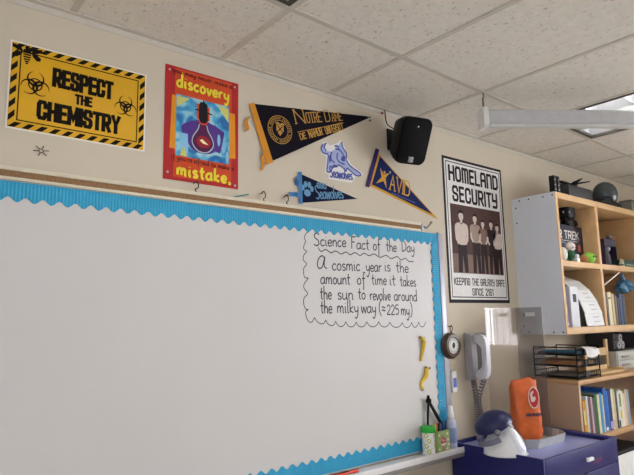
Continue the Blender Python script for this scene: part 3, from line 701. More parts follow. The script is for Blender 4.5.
loft(mb, [sec(.13, .20, .03, .095), sec(.15, .225, .035, .085), sec(.20, .27, .04, .0), sec(.212, .285, .045, -.035), sec(.212, .285, .045, -.055)], M=SM)
mb.build('cabinet', m_black, t)
mb = MB(); loft(mb, [sec(.204, .277, .042, -.054), sec(.204, .277, .042, -.063), sec(.190, .262, .040, -.069)], M=SM); mb.build('grille', m_blackm, t)
mb = MB().box(-.022, .012, -.0725, -.067, -.128, -.094, .002, M=SM); mb.build('badge', mat('silver_badge', '#8d8f94', .4, .5), t)
MB().ball((.0, -.0695, .09), .0032, M=SM, u=10, v=8).build('indicator_lamp', emit_mat('indicator', '#ffffff', 2.0), t)
mb = MB(); mb.box(2.230, 2.300, -.008, 0, 2.50, 2.62, .002); mb.tube([(2.265, -.006, 2.55), (2.265, -.07, 2.55)], .014, 10); mb.build('bracket', m_black, t)
mb = MB(); mb.tube(smooth_pts([(2.226, -.06, 2.60), (2.216, -.02, 2.64), (2.216, -.008, HC-.004)], 5), .003, 6); mb.build('cable', m_black, t)

# ================================================================== whiteboard
m_board = mat('whiteboard_enamel', '#cdc9c6', .42, var=.015, scale=2, spec=.3)
m_cork = mat('cork_strip', '#8d6b4a', .85, var=.2, scale=120)
m_satin = mat('satin_frame', '#aaa8b0', .42, .35); m_cream = mat('cream_rail', '#d8cfb8', .5); m_trayt = mat('tray_white', '#e2dedd', .45)
BX0, BX1, BZ0, BZ1, BF = .10, 2.590, .915, 2.068, -.016      # writing surface, front face at y = BF
t = thing('whiteboard', 'long wall whiteboard with a handwritten science fact, blue trimmed edges and a marker tray', 'whiteboard', (1.35, 0, .88))
MB().box(BX0, BX1, BF, -.002, BZ0, BZ1).build('writing_surface', m_board, t)
mb = MB().box(BX1, 2.634, -.024, -.001, BZ0-.02, BZ1+.006, .004); mb.build('side_rail', m_satin, t)
mb = MB().box(BX0-.04, BX0, -.024, -.001, BZ0-.02, BZ1+.006, .004); mb.build('side_rail', m_satin, t)
mb = MB(); mb.box(BX0-.04, 2.445, -.030, -.001, 2.100, 2.114, .002); mb.box(BX0-.04, 2.445, -.028, -.001, 2.068, 2.079, .002)
mr = mb.build('map_rail', m_cream, t)
MB().box(BX0-.04, 2.443, -.026, -.001, 2.079, 2.100).build('cork_strip', m_cork, mr)
mb = MB().box(2.445, 2.462, -.032, -.001, 2.070, 2.112, .003); mb.build('rail_end_cap', m_satin, mr)
mb = MB(); mb.box(BX0-.04, 2.705, -.095, -.001, .896, .909, .003); mb.box(BX0-.04, 2.705, -.100, -.094, .889, .918, .002)
mb.build('marker_tray', m_trayt, t)
mb = MB(); mb.box(BX0-.04, 2.705, -.098, -.001, .868, .896, .002); mb.build('tray_lip', mat('tray_lip_grey', '#8e8784', .5), t)  # plain grey lip under the white tray
mb = MB(); mb.prism([(-.03, .0), (-.012, .0), (-.012, .02), (-.03, .014)], 'x', 2.446, 2.470); 
mb.tube(smooth_pts([(2.452, -.03, 2.094), (2.485, -.036, 2.092), (2.512, -.045, 2.104), (2.520, -.05, 2.116)], 5), .006, 8)
hk = MB(); hk.tube(smooth_pts([(2.464, -.03, 2.094), (2.478, -.036, 2.088), (2.494, -.042, 2.100), (2.510, -.045, 2.118)], 5), .006, 8); hk.ball((2.511, -.045, 2.119), .008, u=12, v=8)
hk.build('map_hook', m_alud, mr)
# handwriting
BA = Art((0, BF, 0))
def bz(px, py): p = W(px, py, BF); return (p.x, p.z)
m_mark = mat('dry_marker_ink', '#3b3942', .6)
def word(mb, txt, xa, ya, xb, yb, h, **k):
    a, b = bz(xa, ya), bz(xb, yb); text_hand(BA, mb, txt, a[0], a[1], b[0], b[1], h, .0060, .0005, gap=.06, **k)
HL = .060
for s_ in (('Science', 313.5, 245.5, 346, 247), ('Fact', 351, 248.5, 369, 249.8), ('of', 373, 250, 380, 250.5), ('the', 386, 251, 396.5, 251.8), ('Day', 401.5, 251.8, 414.5, 252.2)):
    mb = MB(); word(mb, *s_, HL); mb.build('handwritten_word', m_mark, t)
for s_ in (('A', 316.5, 268.3, 326.5, 268.5), ('cosmic', 332, 270.2, 360, 270.8), ('year', 366, 271.5, 381.5, 271.8), ('is', 384.5, 271, 390.5, 271.3), ('the', 396, 272, 408.5, 272.8)):
    mb = MB(); word(mb, *s_, HL*1.05); mb.build('handwritten_word', m_mark, t)
for s_ in (('amount', 320.5, 283.8, 350, 284.3), ('of', 357, 284.3, 365, 284.5), ('time', 371.5, 284.6, 386.5, 284.8), ('it', 389.5, 285, 395.5, 285.2), ('takes', 400, 286, 416, 286.5)):
    mb = MB(); word(mb, *s_, HL*1.0); mb.build('handwritten_word', m_mark, t)
for s_ in (('the', 320, 299, 331.5, 299.3), ('sun', 337.5, 299.3, 353, 299.5), ('to', 358, 299, 365.5, 299.2), ('revolve', 370, 300, 390.5, 300.3), ('around', 394, 300.5, 417, 301)):
    mb = MB(); word(mb, *s_, HL*1.02); mb.build('handwritten_word', m_mark, t)
for s_ in (('the', 320.5, 313, 332, 313.3), ('milky', 337, 312.8, 358.5, 312.8), ('way', 361, 312.8, 376, 313), ('(', 379, 313.5, 381.5, 313.6), ('~', 382, 314, 386, 314.2), ('225', 387, 314.4, 399, 314.6), ('my', 401, 315, 409.5, 315.2), (')', 410.5, 315, 412.5, 315)):
    mb = MB(); word(mb, *s_, HL*1.05); mb.build('handwritten_word', m_mark, t)

mb = MB()
und = [(318, 247.5), (321, 251.5), (325.5, 249.5), (331, 252.8), (335.5, 251), (341, 254), (346, 252), (350, 254.7), (355, 252.7), (360, 255.5), (364, 253.2), (369, 255.7), (374, 254), (380, 257.3), (386, 255.4), (391, 258.6), (397, 256.6), (401, 260), (405, 258.4), (409, 261.5), (413.5, 261.5)]
BA.stroke(mb, smooth_pts([bz(*p) for p in und], 4), .005, .0005)
lf = [(309, 231.5), (305.5, 234), (304.3, 238.5), (305.5, 241), (304, 245), (303.6, 249), (306.5, 251.5), (303.8, 255), (303.2, 260), (306.5, 263.8), (303.8, 268), (303.4, 273), (304.8, 277.5), (308, 278.3), (304.5, 283), (303.8, 288), (307.5, 293.6), (304, 298), (303.6, 304), (305.5, 309), (308, 309.6), (305.5, 312), (306.5, 318), (309, 322)]
BA.stroke(mb, smooth_pts([bz(*p) for p in lf], 4), .0042, .0005)
bt = [(309, 322), (312, 322), (314.5, 318)]
edges = [314.5, 325.5, 335.5, 345.5, 356, 366.5, 378.5, 389.5, 402, 411.5, 418.5, 425.5]; ey = [317.5, 319.8, 321.2, 321.6, 321.8, 321.6, 321.6, 322, 322.4, 322.2, 321.8, 321.5]
pts = [bz(309, 322), bz(312, 322.2), bz(314.5, 317.5)]; BA.stroke(mb, pts, .0042, .0005)
for i in range(len(edges)-1):
    xa, xb, ya, yb = edges[i], edges[i+1], ey[i], ey[i+1]
    BA.stroke(mb, smooth_pts([bz(xa, ya), bz(xa+(xb-xa)*.25, ya+4.2), bz(xa+(xb-xa)*.6, (ya+yb)/2+5.2), bz(xa+(xb-xa)*.88, yb+3), bz(xb, yb)], 4), .0042, .0005)
mb.build('drawn_cloud_border', m_mark, t)

# ---- blue corrugated scalloped trims stuck round the board
M = mat('blue_corrugated_card', '#2f9cc4', .6, var=.04)
nt = M.node_tree; b = nt.nodes['Principled BSDF']; tc = nt.nodes.new('ShaderNodeTexCoord')
def corrugated(name, axis):
    M = mat(name, '#2f9cc4', .6, var=.04); nt = M.node_tree; b = nt.nodes['Principled BSDF']
    tc = nt.nodes.new('ShaderNodeTexCoord'); wv = nt.nodes.new('ShaderNodeTexWave'); wv.bands_direction = axis; wv.inputs['Scale'].default_value = 28
    bp = nt.nodes.new('ShaderNodeBump'); bp.inputs['Strength'].default_value = .5; bp.inputs['Distance'].default_value = .003
    nt.links.new(tc.outputs['Object'], wv.inputs['Vector']); nt.links.new(wv.outputs['Fac'], bp.inputs['Height']); nt.links.new(bp.outputs['Normal'], b.inputs['Normal']); return M
m_trimx, m_trimz = corrugated('blue_corrugated_upright', 'X'), corrugated('blue_corrugated_across', 'Z')
PER = .0522
def wave(a, b, base, amp):
    n = int((b-a)/PER*10); return [(a+(b-a)*i/n, base+amp*math.cos(2*PI*(a+(b-a)*i/n)/PER)) for i in range(n+1)]
mb = MB(); BA.slab(mb, [(BX1-.002, 2.066), (BX0, 2.066)] + wave(BX0, BX1-.002, 2.006, -.0085), .0003, .0022)
tag(mb.build('scalloped_trim', m_trimx), 'blue scalloped corrugated trim along the top edge of the whiteboard', 'trim', 'blue scalloped board trims')
mb = MB(); BA.slab(mb, [(p[1], p[0]) for p in wave(.985, 1.998, 2.530, .0075)] + [(BX1-.001, 2.066), (BX1-.001, .921), (2.53, .921)], .0024, .0042)
tag(mb.build('scalloped_trim', m_trimz), 'blue scalloped corrugated trim down the right edge of the whiteboard', 'trim', 'blue scalloped board trims')
mb = MB(); BA.slab(mb, list(reversed(wave(BX0, BX1-.002, .984, .0085))) + [(BX0, .9205), (BX1-.002, .9205)], .0003, .0022)
tag(mb.build('scalloped_trim', m_trimx), 'blue scalloped corrugated trim along the bottom edge of the whiteboard', 'trim', 'blue scalloped board trims')

# ---- yellow curled strips on the board
m_ylw = mat('yellow_rubber', '#e3c03a', .45, var=.15, scale=40)
for pts, lab in (((( 420, 337.5), (422.5, 341), (422.3, 346), (421.8, 351), (420.8, 356), (420, 361)), 'yellow gecko-like rubber strip stuck on the whiteboard, the upper of two'),
                 (((426, 367.5), (425, 372), (424.5, 377), (421.5, 381), (420.5, 385), (422.5, 390)), 'bent yellow rubber strip stuck on the whiteboard, the lower of two')):
    p3 = []
    for i, q in enumerate(pts): u, v = bz(*q); p3.append((u, BF-.008-.003*math.sin(i*1.3), v))
    pp = smooth_pts(p3, 5); n = len(pp); mb = MB().tube(pp, [.011*(1-.75*abs(i/(n-1)-.3)) for i in range(n)], 8)
    o = thing('rubber_strip', lab, 'strip', (pp[0][0], BF, pp[-1][2]), 'yellow strips on the whiteboard'); mb.build('body', m_ylw, o)
    h = pp[0]; mb = MB(); mb.tube([(h[0]-.012, h[1], h[2]+.004), (h[0]+.002, h[1]-.003, h[2]-.006), (h[0]+.022, h[1], h[2]-.004)], .006, 6); mb.build('dark_tip', mat('strip_dark', '#8a6d2a', .5), o)

# ================================================================== on the marker tray
TZ = .909
t = thing('marker_jar', 'round jar with black white and lime pattern and a bright green lid on the tray', 'jar', (2.392, -.056, TZ))
MB().lathe([(.030, 0), (.033, .003), (.033, .108), (.029, .112)], 32, M=T(2.392, -.056, TZ)).build('body', m_white, t)
def curved_patch(mb, cx, cy, r, ang, z, w, h, shape):
    pts = []
    for u, v in shape: a = ang + u*w/r; pts.append((cx+r*math.cos(a), cy+r*math.sin(a), z+v*h))
    mb.add(pts, [tuple(range(len(pts)))]); return mb
circ = [(math.cos(2*PI*k/16), math.sin(2*PI*k/16)) for k in range(16)]; dia = [(1, 0), (0, 1), (-1, 0), (0, -1)]
mbb, mbl = MB(), MB()
for row in range(4):
    for kk in range(8):
        a = -PI/2 + (kk + .5*(row % 2))*2*PI/8
        if (row + kk) % 2: curved_patch(mbl, 2.392, -.056, .0337, a, TZ+.018+row*.026, .0105, .012, circ)
        else: curved_patch(mbb, 2.392, -.056, .0336, a, TZ+.018+row*.026, .0165, .0165, dia)
mbb.build('black_diamonds', m_black, t); mbl.build('lime_dots', mat('lime_print', '#b9c22f', .4), t)
MB().lathe([(.036, .108), (.0375, .111), (.0375, .132), (.035, .136), (.001, .137)], 32, M=T(2.392, -.056, TZ)).build('lid', mat('green_plastic', '#27b33e', .4), t)
cx = 2.475
t = thing('pencil_box', 'small green patterned box with a pink mushroom holding markers on the tray', 'box', (cx, -.056, TZ))
mb = MB()
for a, b_, c, d in ((-.048, .048, -.030, -.027), (-.048, .048, .027, .030), (-.048, -.045, -.027, .027), (.045, .048, -.027, .027)): mb.box(cx+a, cx+b_, -.056+c, -.056+d, TZ, TZ+.108)
mb.box(cx-.045, cx+.045, -.083, -.029, TZ, TZ+.003)
mb.build('body', mat('green_print_card', '#93a868', .5, var=.18, scale=60), t)
F = Art((cx, -.086, TZ)); pk = mat('pink_print', '#c2416e', .5); cr = mat('cream_print', '#e6dcc0', .5)
mb = MB(); F.poly(mb, [(-.026, .046), (-.020, .064), (-.004, .084), (.012, .066), (.022, .048)], .0006); F.rect(mb, -.007, .003, .012, .036, .0006); ms = mb.build('mushroom_print', pk, t)
mb = MB(); F.poly(mb, [(-.024, .044), (.020, .046), (.004, .034), (-.010, .034)], .0008); F.disc(mb, -.008, .062, .005, .0010, n=12); F.disc(mb, .006, .058, .003, .0010, n=12)
for u, v in ((.033, .060), (.036, .036), (-.036, .02), (.026, .016), (.030, .090), (-.034, .088)): F.disc(mb, u, v, .006, .0008, n=10)
mb.build('white_print', cr, ms)
for x_, y_, z_, cc, nm in ((-.034, -.060, 0, '#c9c02e', 'yellow'), (-.018, -.052, 0, '#cc2f44', 'red'), (.000, -.060, 0, '#24242c', 'black'), (.018, -.050, 0, '#1f2f63', 'navy blue'), (.036, -.056, 0, '#1d3a7c', 'blue')):
    o = thing('marker', '%s capped marker standing in the green mushroom box' % nm, 'marker', (cx+x_, y_, TZ+.003), 'markers in the mushroom box')
    mm = mat('marker_'+nm.replace(' ', '_'), cc, .4); top = .140 if nm != 'navy blue' else .130
    MB().lathe([(.007, 0), (.0075, .002), (.0075, .07), (.006, .072)], 16, M=T(cx+x_, y_, TZ+.003)).build('barrel', m_white, o)
    MB().lathe([(.0082, .070), (.0086, .072), (.0082, top-.004), (.006, top)], 16, M=T(cx+x_, y_, TZ+.003)).build('cap', mm, o)
# blackboard compass leaning in the jar/box gap
t = thing('board_compass', 'black drawing compass leaning open against the board behind the jar and box', 'compass', (2.455, -.02, TZ))
tip = Vector((2.430, -.036, 1.165)); mb = MB()
mb.tube([tip, (2.425, -.030, 1.09), (2.428, -.0205, 0.912)], [.007, .006, .004], 10); mb.build('leg', m_black, t)
mb = MB(); mb.tube([tip, (2.490, -.034, 1.085), (2.567, -.030, 0.985), (2.598, -.030, .913)], [.008, .0095, .0085, .006], 10); mb.build('leg', m_black, t)
mb = MB(); mb.lathe([(.013, -.008), (.015, -.005), (.015, .005), (.013, .008)], 20, M=T(*tip) @ R(PI/2, 'X')); mb.tube([tip, tip+Vector((-.002, 0, .028))], [.009, .007], 10); mb.build('hinge', m_blackm, t)
t = thing('spray_bottle', 'small clear blue cleaner bottle with a white nozzle at the right end of the tray', 'bottle', (2.585, -.050, TZ))
MB().lathe([(.024, 0), (.027, .004), (.027, .125), (.022, .142), (.013, .150), (.012, .156)], 28, M=T(2.585, -.050, TZ)).build('body', mat('hazy_blue_plastic', '#b3b7cb', .3), t)
MB().lathe([(.0275, .03), (.0275, .105)], 28, M=T(2.585, -.050, TZ), cap=False).build('label_band', mat('blue_label', '#7f8cb8', .4), t)
mb = MB().lathe([(.016, .156), (.017, .160), (.016, .178), (.0125, .196), (.011, .212), (.008, .216)], 24, M=T(2.585, -.050, TZ)); mb.build('nozzle', m_white, t)
# red toy-like pen on the tray
t = thing('red_pointer', 'red plastic pointer stick with black print lying on the marker tray', 'pointer', (1.75, -.06, TZ))
m_rp = mat('red_orange_plastic', '#e0452c', .4)
a, b_ = Vector((1.590, -.066, TZ+.012)), Vector((1.905, -.060, TZ+.008)); dv = (b_-a)
mb = MB().tube([a+dv*q for q in (0, .03, .10, .16, .22, .95, 1)], [.010, .0125, .0125, .009, .0068, .0068, .004], 12); mb.build('shaft', m_rp, t)
mb = MB(); mb.box(1.78, 1.84, -.068, -.056, TZ+.0150, TZ+.0158); mb.build('black_print', m_ink, t)

# ================================================================== wall right of the board
# small white device
t = thing('wall_thermostat', 'small white wall unit with a blue window between the whiteboard and the phone', 'thermostat', (2.672, 0, 1.19))
MB().box(2.652, 2.692, -.022, -.0005, 1.185, 1.300, .004).build('housing', m_white, t)
MB().box(2.658, 2.686, -.0235, -.021, 1.212, 1.262, .001).build('display', mat('blue_display', '#5a6cc4', .3), t)
# round barometer
t = thing('barometer', 'round brown wooden barometer with a white dial hanging on a ring', 'barometer', (2.640, 0, 1.37))
cc = Vector((2.640, 0, 1.440)); KM = T(cc.x, 0, cc.z) @ R(PI/2, 'X')
mw = mat('dark_walnut', '#513a2f', .4, var=.12)
MB().lathe([(.060, .001), (.068, .004), (.072, .02), (.071, .040), (.062, .054), (.046, .056), (.043, .050), (.0001, .050)], 40, M=KM, cap=False).build('case', mw, t)
MB().lathe([(.0425, .0505), (.0425, .0515), (.0001, .0516)], 36, M=KM).build('dial', mat('dial_ivory', '#d8d6cc', .4), t)
D = Art((cc.x, -.0518, cc.z)); mb = MB()
for k in range(24):
    a = 2*PI*k/24; r0 = .030 if k % 2 else .027; D.stroke(mb, [(r0*math.sin(a), r0*math.cos(a)), (.035*math.sin(a), .035*math.cos(a))], .002, .0003)
D.ring(mb, 0, 0, .037, .0012, .0003); mb.build('dial_marks', m_ink, t)
mb = MB(); D.disc(mb, 0, 0, .013, .0006); D.poly(mb, [(-.013, .0), (-.004, .019), (.010, .016), (.015, .0)], .0006); D.poly(mb, [(-.008, -.005), (.002, -.022), (.008, -.005)], .0006); mb.build('pointer_hub', mat('dial_green_black', '#24302c', .4), t)
mb = MB(); rp_ = [(cc.x+.012+.011*math.cos(a), -.032, cc.z+.093+.016*math.sin(a)) for a in [2*PI*k/24 for k in range(25)]]; mb.tube(rp_, .0022, 8); mb.tube([(cc.x+.012, -.030, cc.z+.064), (cc.x+.012, -.032, cc.z+.080)], .005, 10); mb.build('hanging_ring', m_wire, t)
p = MB().tube([(cc.x+.012, 0, cc.z+.105), (cc.x+.012, -.034, cc.z+.105), (cc.x+.012, -.037, cc.z+.112)], .0025, 8)
tag(p.build('nail', m_wire), 'nail in the wall carrying the brown barometer', 'nail')
# phone
m_ph = mat('phone_grey', '#a29ea1', .45); m_phl = mat('handset_grey', '#cfccd2', .4); m_phd = mat('phone_plate', '#aaa69c', .5)
t = thing('wall_phone', 'grey corded wall phone with handset and keypad right of the barometer', 'phone', (2.90, 0, 1.24))
mb = MB().box(2.800, 3.020, -.018, -.0005, 1.238, 1.505, .004); mb.build('wall_plate', m_phd, t)
mb = MB(); prof = [(-.018, 1.245), (-.018, 1.500), (-.050, 1.500), (-.060, 1.490), (-.064, 1.36), (-.064, 1.27), (-.056, 1.245)]
mb.prism(prof, 'x', 2.785, 2.832); mb.build('body', m_ph, t)
mb = MB().box(2.8325, 2.925, -.056, -.018, 1.245, 1.498, .006); mb.build('cradle', mat('phone_gap_shade', '#5a5657', .5), t)  # cradle colour darkened so the gap behind the handset looks shaded
mb = MB()
hs = [(-.066, 1.496), (-.110, 1.496), (-.136, 1.482), (-.146, 1.44), (-.146, 1.37), (-.146, 1.30), (-.136, 1.262), (-.110, 1.248), (-.066, 1.248), (-.066, 1.292), (-.104, 1.306), (-.114, 1.325), (-.114, 1.37), (-.114, 1.42), (-.104, 1.436), (-.066, 1.450)]
bm = bmesh.new(); v0 = [bm.verts.new((2.796, y, z)) for y, z in hs]; f0 = bm.faces.new(v0)
ex = bmesh.ops.extrude_face_region(bm, geom=[f0]); bmesh.ops.translate(bm, vec=(.050, 0, 0), verts=[g for g in ex['geom'] if isinstance(g, bmesh.types.BMVert)])
bmesh.ops.recalc_face_normals(bm, faces=bm.faces); bmesh.ops.bevel(bm, geom=[e for e in bm.edges if e.calc_length() > .045 or True], offset=.007, segments=2, affect='EDGES')
mb.bm(bm, True); mb.build('handset', m_phl, t)
kp = MB().box(2.940, 3.008, -.024, -.0185, 1.268, 1.440, .002).build('keypad', mat('keypad_grey', '#8d8980', .5), t)
for r_ in range(6):
    mb = MB()
    for c_ in range(3): mb.box(2.946+c_*.0205, 2.961+c_*.0205, -.030, -.0242, 1.415-r_*.026, 1.428-r_*.026, .0015)
    mb.build('key_row', m_white if r_ < 4 else m_alud, kp)
# coiled cord: two strands hanging down and back
mb = MB()
def coil(path, r, turns, n=14):
    P = smooth_pts(path, 24); L = len(P); out = []
    N = turns*n
    for i in range(N+1):
        s_ = i/N*(L-1); k = min(int(s_), L-2); f = s_-k; c = Vector(P[k])*(1-f) + Vector(P[k+1])*f
        d = (Vector(P[k+1])-Vector(P[k])).normalized(); a = d.cross(Vector((0, 1, 0))).normalized(); b = d.cross(a)
        q = 2*PI*i/n; out.append(c + a*(r*math.cos(q)) + b*(r*math.sin(q)))
    return out
mb.tube(coil([(2.806, -.045, 1.243), (2.836, -.034, 1.16), (2.850, -.028, 1.08), (2.856, -.026, 1.00), (2.874, -.024, .960), (2.884, -.026, .985), (2.868, -.036, 1.05), (2.846, -.046, 1.14), (2.830, -.100, 1.246)], .0125, 52, 9), .0040, 5)
mb.build('coiled_cord', mat('cord_grey', '#77737a', .5), t)

# ================================================================== pull-down screen hung across the corner
d = Vector((.82, -.57, 0)).normalized(); n_ = Vector((d.y, -d.x, 0)) * 1.0      # n_ points to the camera side
P0 = Vector((2.455, -.460, 2.578)); SMX = Matrix(((d.x, n_.x, 0, P0.x), (d.y, n_.y, 0, P0.y), (0, 0, 1, P0.z), (0, 0, 0, 1)))
t = thing('projection_screen', 'white rolled-up projection screen casing hanging from the ceiling in front of the light', 'screen', P0)
m_case = mat('screen_white', '#c6c6c8', .4); LN = 2.0
oct_ = [(-.035, -.030), (-.035, .032), (-.022, .045), (.022, .045), (.036, .034), (.036, -.022), (.026, -.032)]
MB().prism(oct_, 'x', .012, LN, M=SMX).build('casing', m_case, t)
MB().box(.030, LN-.02, -.004, .030, -.047, -.0325, .003, M=SMX).build('pull_bar', mat('screen_bar', '#dddcd9', .45), t)
for a, b_ in ((-.014, .012), (LN, LN+.02)):
    MB().prism([(-.045, -.045), (-.045, .040), (-.030, .055), (.032, .055), (.046, .042), (.046, -.040), (.034, -.050)], 'x', a, b_, M=SMX).build('end_cap', m_white, t)
for a in (.004, LN-.01):
    mb = MB(); q0 = SMX @ Vector((a, 0, .050)); mb.tube([q0, (q0.x, q0.y, HC-.030)], .004, 8)
    mb.tube(smooth_pts([(q0.x, q0.y, HC-.030), (q0.x+.010, q0.y, HC-.022), (q0.x+.008, q0.y, HC-.010), (q0.x, q0.y, HC-.001)], 4), .003, 8); mb.build('hanging_hook', mat('hook_brass', '#6b5a3a', .4, .5), t)

# ================================================================== upper bookcase
m_side = mat('white_side_panel', '#e3e7ee', .45, var=.01); m_back = mat('bookcase_back', '#a4825a', .6, var=.05, scale=8)
UX0, UX1, UZ0, UZ1, UY = 3.392, 5.25, 1.478, 2.363, -.305
DIV = [3.925, 4.60]
t = thing('bookcase', 'upper maple bookcase with a white side panel, hung over the counter beside the tall poster', 'bookcase', (UX0, 0, UZ0))
mb = MB().box(UX0, UX0+.002, UY+.004, -.001, UZ0, UZ1); o = mb.build('side_facing', m_side, t, 'white laminate side face')
for y, z in ((-.03, 2.30), (-.03, 2.20), (-.060, 2.345), (-.125, 2.345), (-.225, 2.343), (-.287, 2.343), (-.225, 1.492), (-.285, 1.492), (-.03, 1.60), (-.03, 1.53), (-.06, 1.492)):
    MB().lathe([(.0052, -.001), (.0052, .001), (.003, .002)], 12, M=T(UX0, y, z) @ R(-PI/2, 'Y')).build('screw_cap', m_black, o)
MB().box(UX0+.002, UX0+.030, UY, -.001, UZ0, UZ1, .002).build('side_panel', m_wood, t)
MB().box(UX1-.03, UX1, UY, -.001, UZ0, UZ1, .002).build('side_panel', m_wood, t)
MB().box(UX0+.030, UX1-.03, UY, -.001, UZ1-.040, UZ1, .002).build('top', m_wood, t)
MB().box(UX0+.030, UX1-.03, UY, -.001, UZ0, UZ0+.042, .002).build('bottom', m_wood, t)
MB().box(UX0+.030, UX1-.03, -.012, -.002, UZ0+.042, UZ1-.040).build('back_panel', m_back, t)
for x in DIV: MB().box(x-.016, x+.016, UY, -.012, UZ0+.042, UZ1-.040, .002).build('divider', m_wood, t)
cols = [(UX0+.030, DIV[0]-.016), (DIV[0]+.016, DIV[1]-.016), (DIV[1]+.016, UX1-.03)]
SH = 1.932
for a, b in cols: MB().box(a+.0005, b-.0005, UY+.002, -.012, SH-.036, SH, .002).build('shelf', m_wood, t)
mb = MB().tube([(DIV[0]+.017, -.29, 1.78), (4.22, -.29, 1.886)], .004, 6); mb.build('wire_stay', m_white, t)

# ---------------- toys on the shelf under the top
def figure_base(px, y): return W(px, 250, y).x
# boxed game
xb0, xb1 = 3.424, W(583, 240, -.205).x
t = thing('game_box', 'dark blue box reading STAR TREK standing behind the small figures', 'box', ((xb0+xb1)/2, -.14, SH))
ztop = W(575, 226.5, -.205).z
mb = MB().box(xb0, xb1, -.204, -.13, SH, ztop, .002); mb.build('carton', mat('box_navy', '#1c2036', .4, var=.25, scale=18), t)
F = Art((0, -.205, 0))
def fz(px, py, y=-.205): p = W(px, py, y); return (p.x, p.z)
mb = MB(); a, b = fz(579, 240.5), fz(562, 231.5); zl, zh = a[1]-.001, W(570, 231, -.205).z
text_block(F, mb, 'STAR TREK', xb0+.004, a[0], zl, zh, .0085, .0006, gap=.42, space=.7)
F.stroke(mb, [(xb0+.02, zl-.012), (a[0]-.02, zl-.012)], .003, .0006); mb.build('lettering', m_pw, t)
c = fz(579.3, 248.5); mb = MB(); F.disc(mb, c[0], c[1], .020, .0008, ry=.026); mb.build('planet_print', mat('print_orange_red', '#b8564a', .4), t)
mb = MB(); F.ring(mb, (xb0+xb1)/2-.03, SH+.030, .11, .008, .0007, a0=.35*PI, a1=.75*PI); mb.build('arc_print', mat('print_slate', '#6d7aa0', .4), t)
# black toy on top of the carton
cxx = W(567, 215, -.165).x
t = thing('toy_figure', 'black square-headed toy with two grey eyes sitting on the dark blue box', 'toy', (cxx, -.165, ztop))
mb = MB(); loft(mb, [[(cxx+x, -.165+y, ztop+z) for x, y in rrect(w, w*.7, w*.25)] for w, z in ((.070, 0), (.086, .01), (.080, .04), (.058, .06))]); mb.build('body', m_black, t)
zt = W(566, 206, -.165).z
hd = MB().box(cxx-.055, cxx+.045, -.205, -.125, ztop+.055, zt, .016, 3).build('head', m_black, t)
for px in (563.4, 569.5): MB().ball((W(px, 212, -.206).x, -.2045, W(px, 212, -.206).z), (.0095, .004, .010), u=14, v=8).build('eye', mat('eye_grey', '#6f7274', .4), hd)
for sg in (-1, 1): MB().tube(smooth_pts([(cxx+sg*.038, -.168, ztop+.05), (cxx+sg*.060, -.185, ztop+.035), (cxx+sg*.060, -.192, ztop+.014)], 4), [.014]*9, 8).build('arm', m_black, t)
# white round-headed figure with green body
def small_fig(px, y, pyt, rpx, lab, green):
    c = W(px, pyt, y); dpt = (c-CAM).dot(_f); r = rpx/FPX*dpt
    t = thing('figurine', lab, 'figurine', (c.x, y, SH), None)
    if green:
        hh = c.z - r*.75 - SH
        mb = MB(); loft(mb, [[(c.x+x, y+q, SH+z) for x, q in rrect(w, w*.75, w*.3)] for w, z in ((.050, hh*.30), (.058, hh*.55), (.040, hh*1.02))]); mb.build('body', mat('dark_green_cloth', '#1f5a3c', .7), t)
        for sg in (-1, 1):
            MB().box(c.x+sg*.014-.010, c.x+sg*.014+.010, y-.016, y+.012, SH, SH+hh*.34, .005).build('leg', mat('dark_green_cloth', '#1f5a3c', .7), t)
            MB().tube([(c.x+sg*.026, y, SH+hh*.95), (c.x+sg*.036, y-.014, SH+hh*.55)], [.009, .008], 8).build('arm', mat('dark_green_cloth', '#1f5a3c', .7), t)
        h = MB().ball(c, (r, r*.95, r)); 
        h.build('head', mat('figure_white', '#eee3dc', .5), t)
        for sg in (-1, 1): MB().ball((c.x+sg*r*.38-.008, c.y-r*.88, c.z-r*.15), (.0035, .003, .005), u=10, v=6).build('eye', m_black, t)
    else:
        MB().ball((c.x, y, (SH+c.z+r)/2), (r, r*.9, (c.z+r-SH)/2)).build('shell', mat('egg_white', '#efe9df', .45), t)
        MB().ball((c.x+.006, y-r*.82, SH+.062), (.008, .006, .008), u=10, v=6).build('button', mat('pale_print', '#cfc6b6', .5), t)
    return t, c, r
small_fig(570.3, -.245, 247.0, 4.9, 'white round-headed figurine with a dark green body in front of the dark blue box', True)
small_fig(562.3, -.255, 252.0, 5.2, 'egg-shaped white figurine left of the green-bodied one, against the side panel', False)
c = W(576.3, 256, -.27); t = thing('paper_cube', 'small white block in front of the dark blue box beside the green-bodied figurine', 'block', (c.x, -.265, SH))
MB().box(c.x-.018, c.x+.018, -.285, -.250, SH, SH+.026, .003).build('base', m_white, t); MB().box(c.x-.013, c.x+.015, -.282, -.254, SH+.0262, SH+.052, .003).build('upper_block', mat('block_grey', '#c6c6c8', .5), t)
c = W(588.3, 256.3, -.25)
t = thing('green_toy', 'lime green round toy with black eyes and an orange back on the shelf', 'toy', (c.x, -.25, SH))
r = .044; zc = SH+.040
MB().ball((c.x, -.25, zc), (r*1.15, r, .040)).build('body', mat('lime_plush', '#86c247', .7, var=.1), t)
MB().ball((c.x-.040, -.235, SH+.032), (.034, .034, .032)).build('orange_back', mat('orange_plush', '#b27748', .7), t)
for dx in (-.012, .016): MB().ball((c.x+dx, -.25-r*.965, zc+.008), (.0075, .005, .0075), u=10, v=6).build('eye', m_black, t)
c2 = W(591.5, 247, -.20)
t = thing('desk_flag', 'little white flag on a stick behind the lime green toy', 'flag', (c2.x, -.19, SH))
MB().lathe([(.022, 0), (.022, .006), (.006, .012)], 20, M=T(c2.x, -.19, SH)).build('foot', m_black, t)
zf = W(591, 243.5, -.19).z; MB().tube([(c2.x, -.19, SH+.01), (c2.x, -.19, zf)], .003, 8).build('stick', m_alud, t)
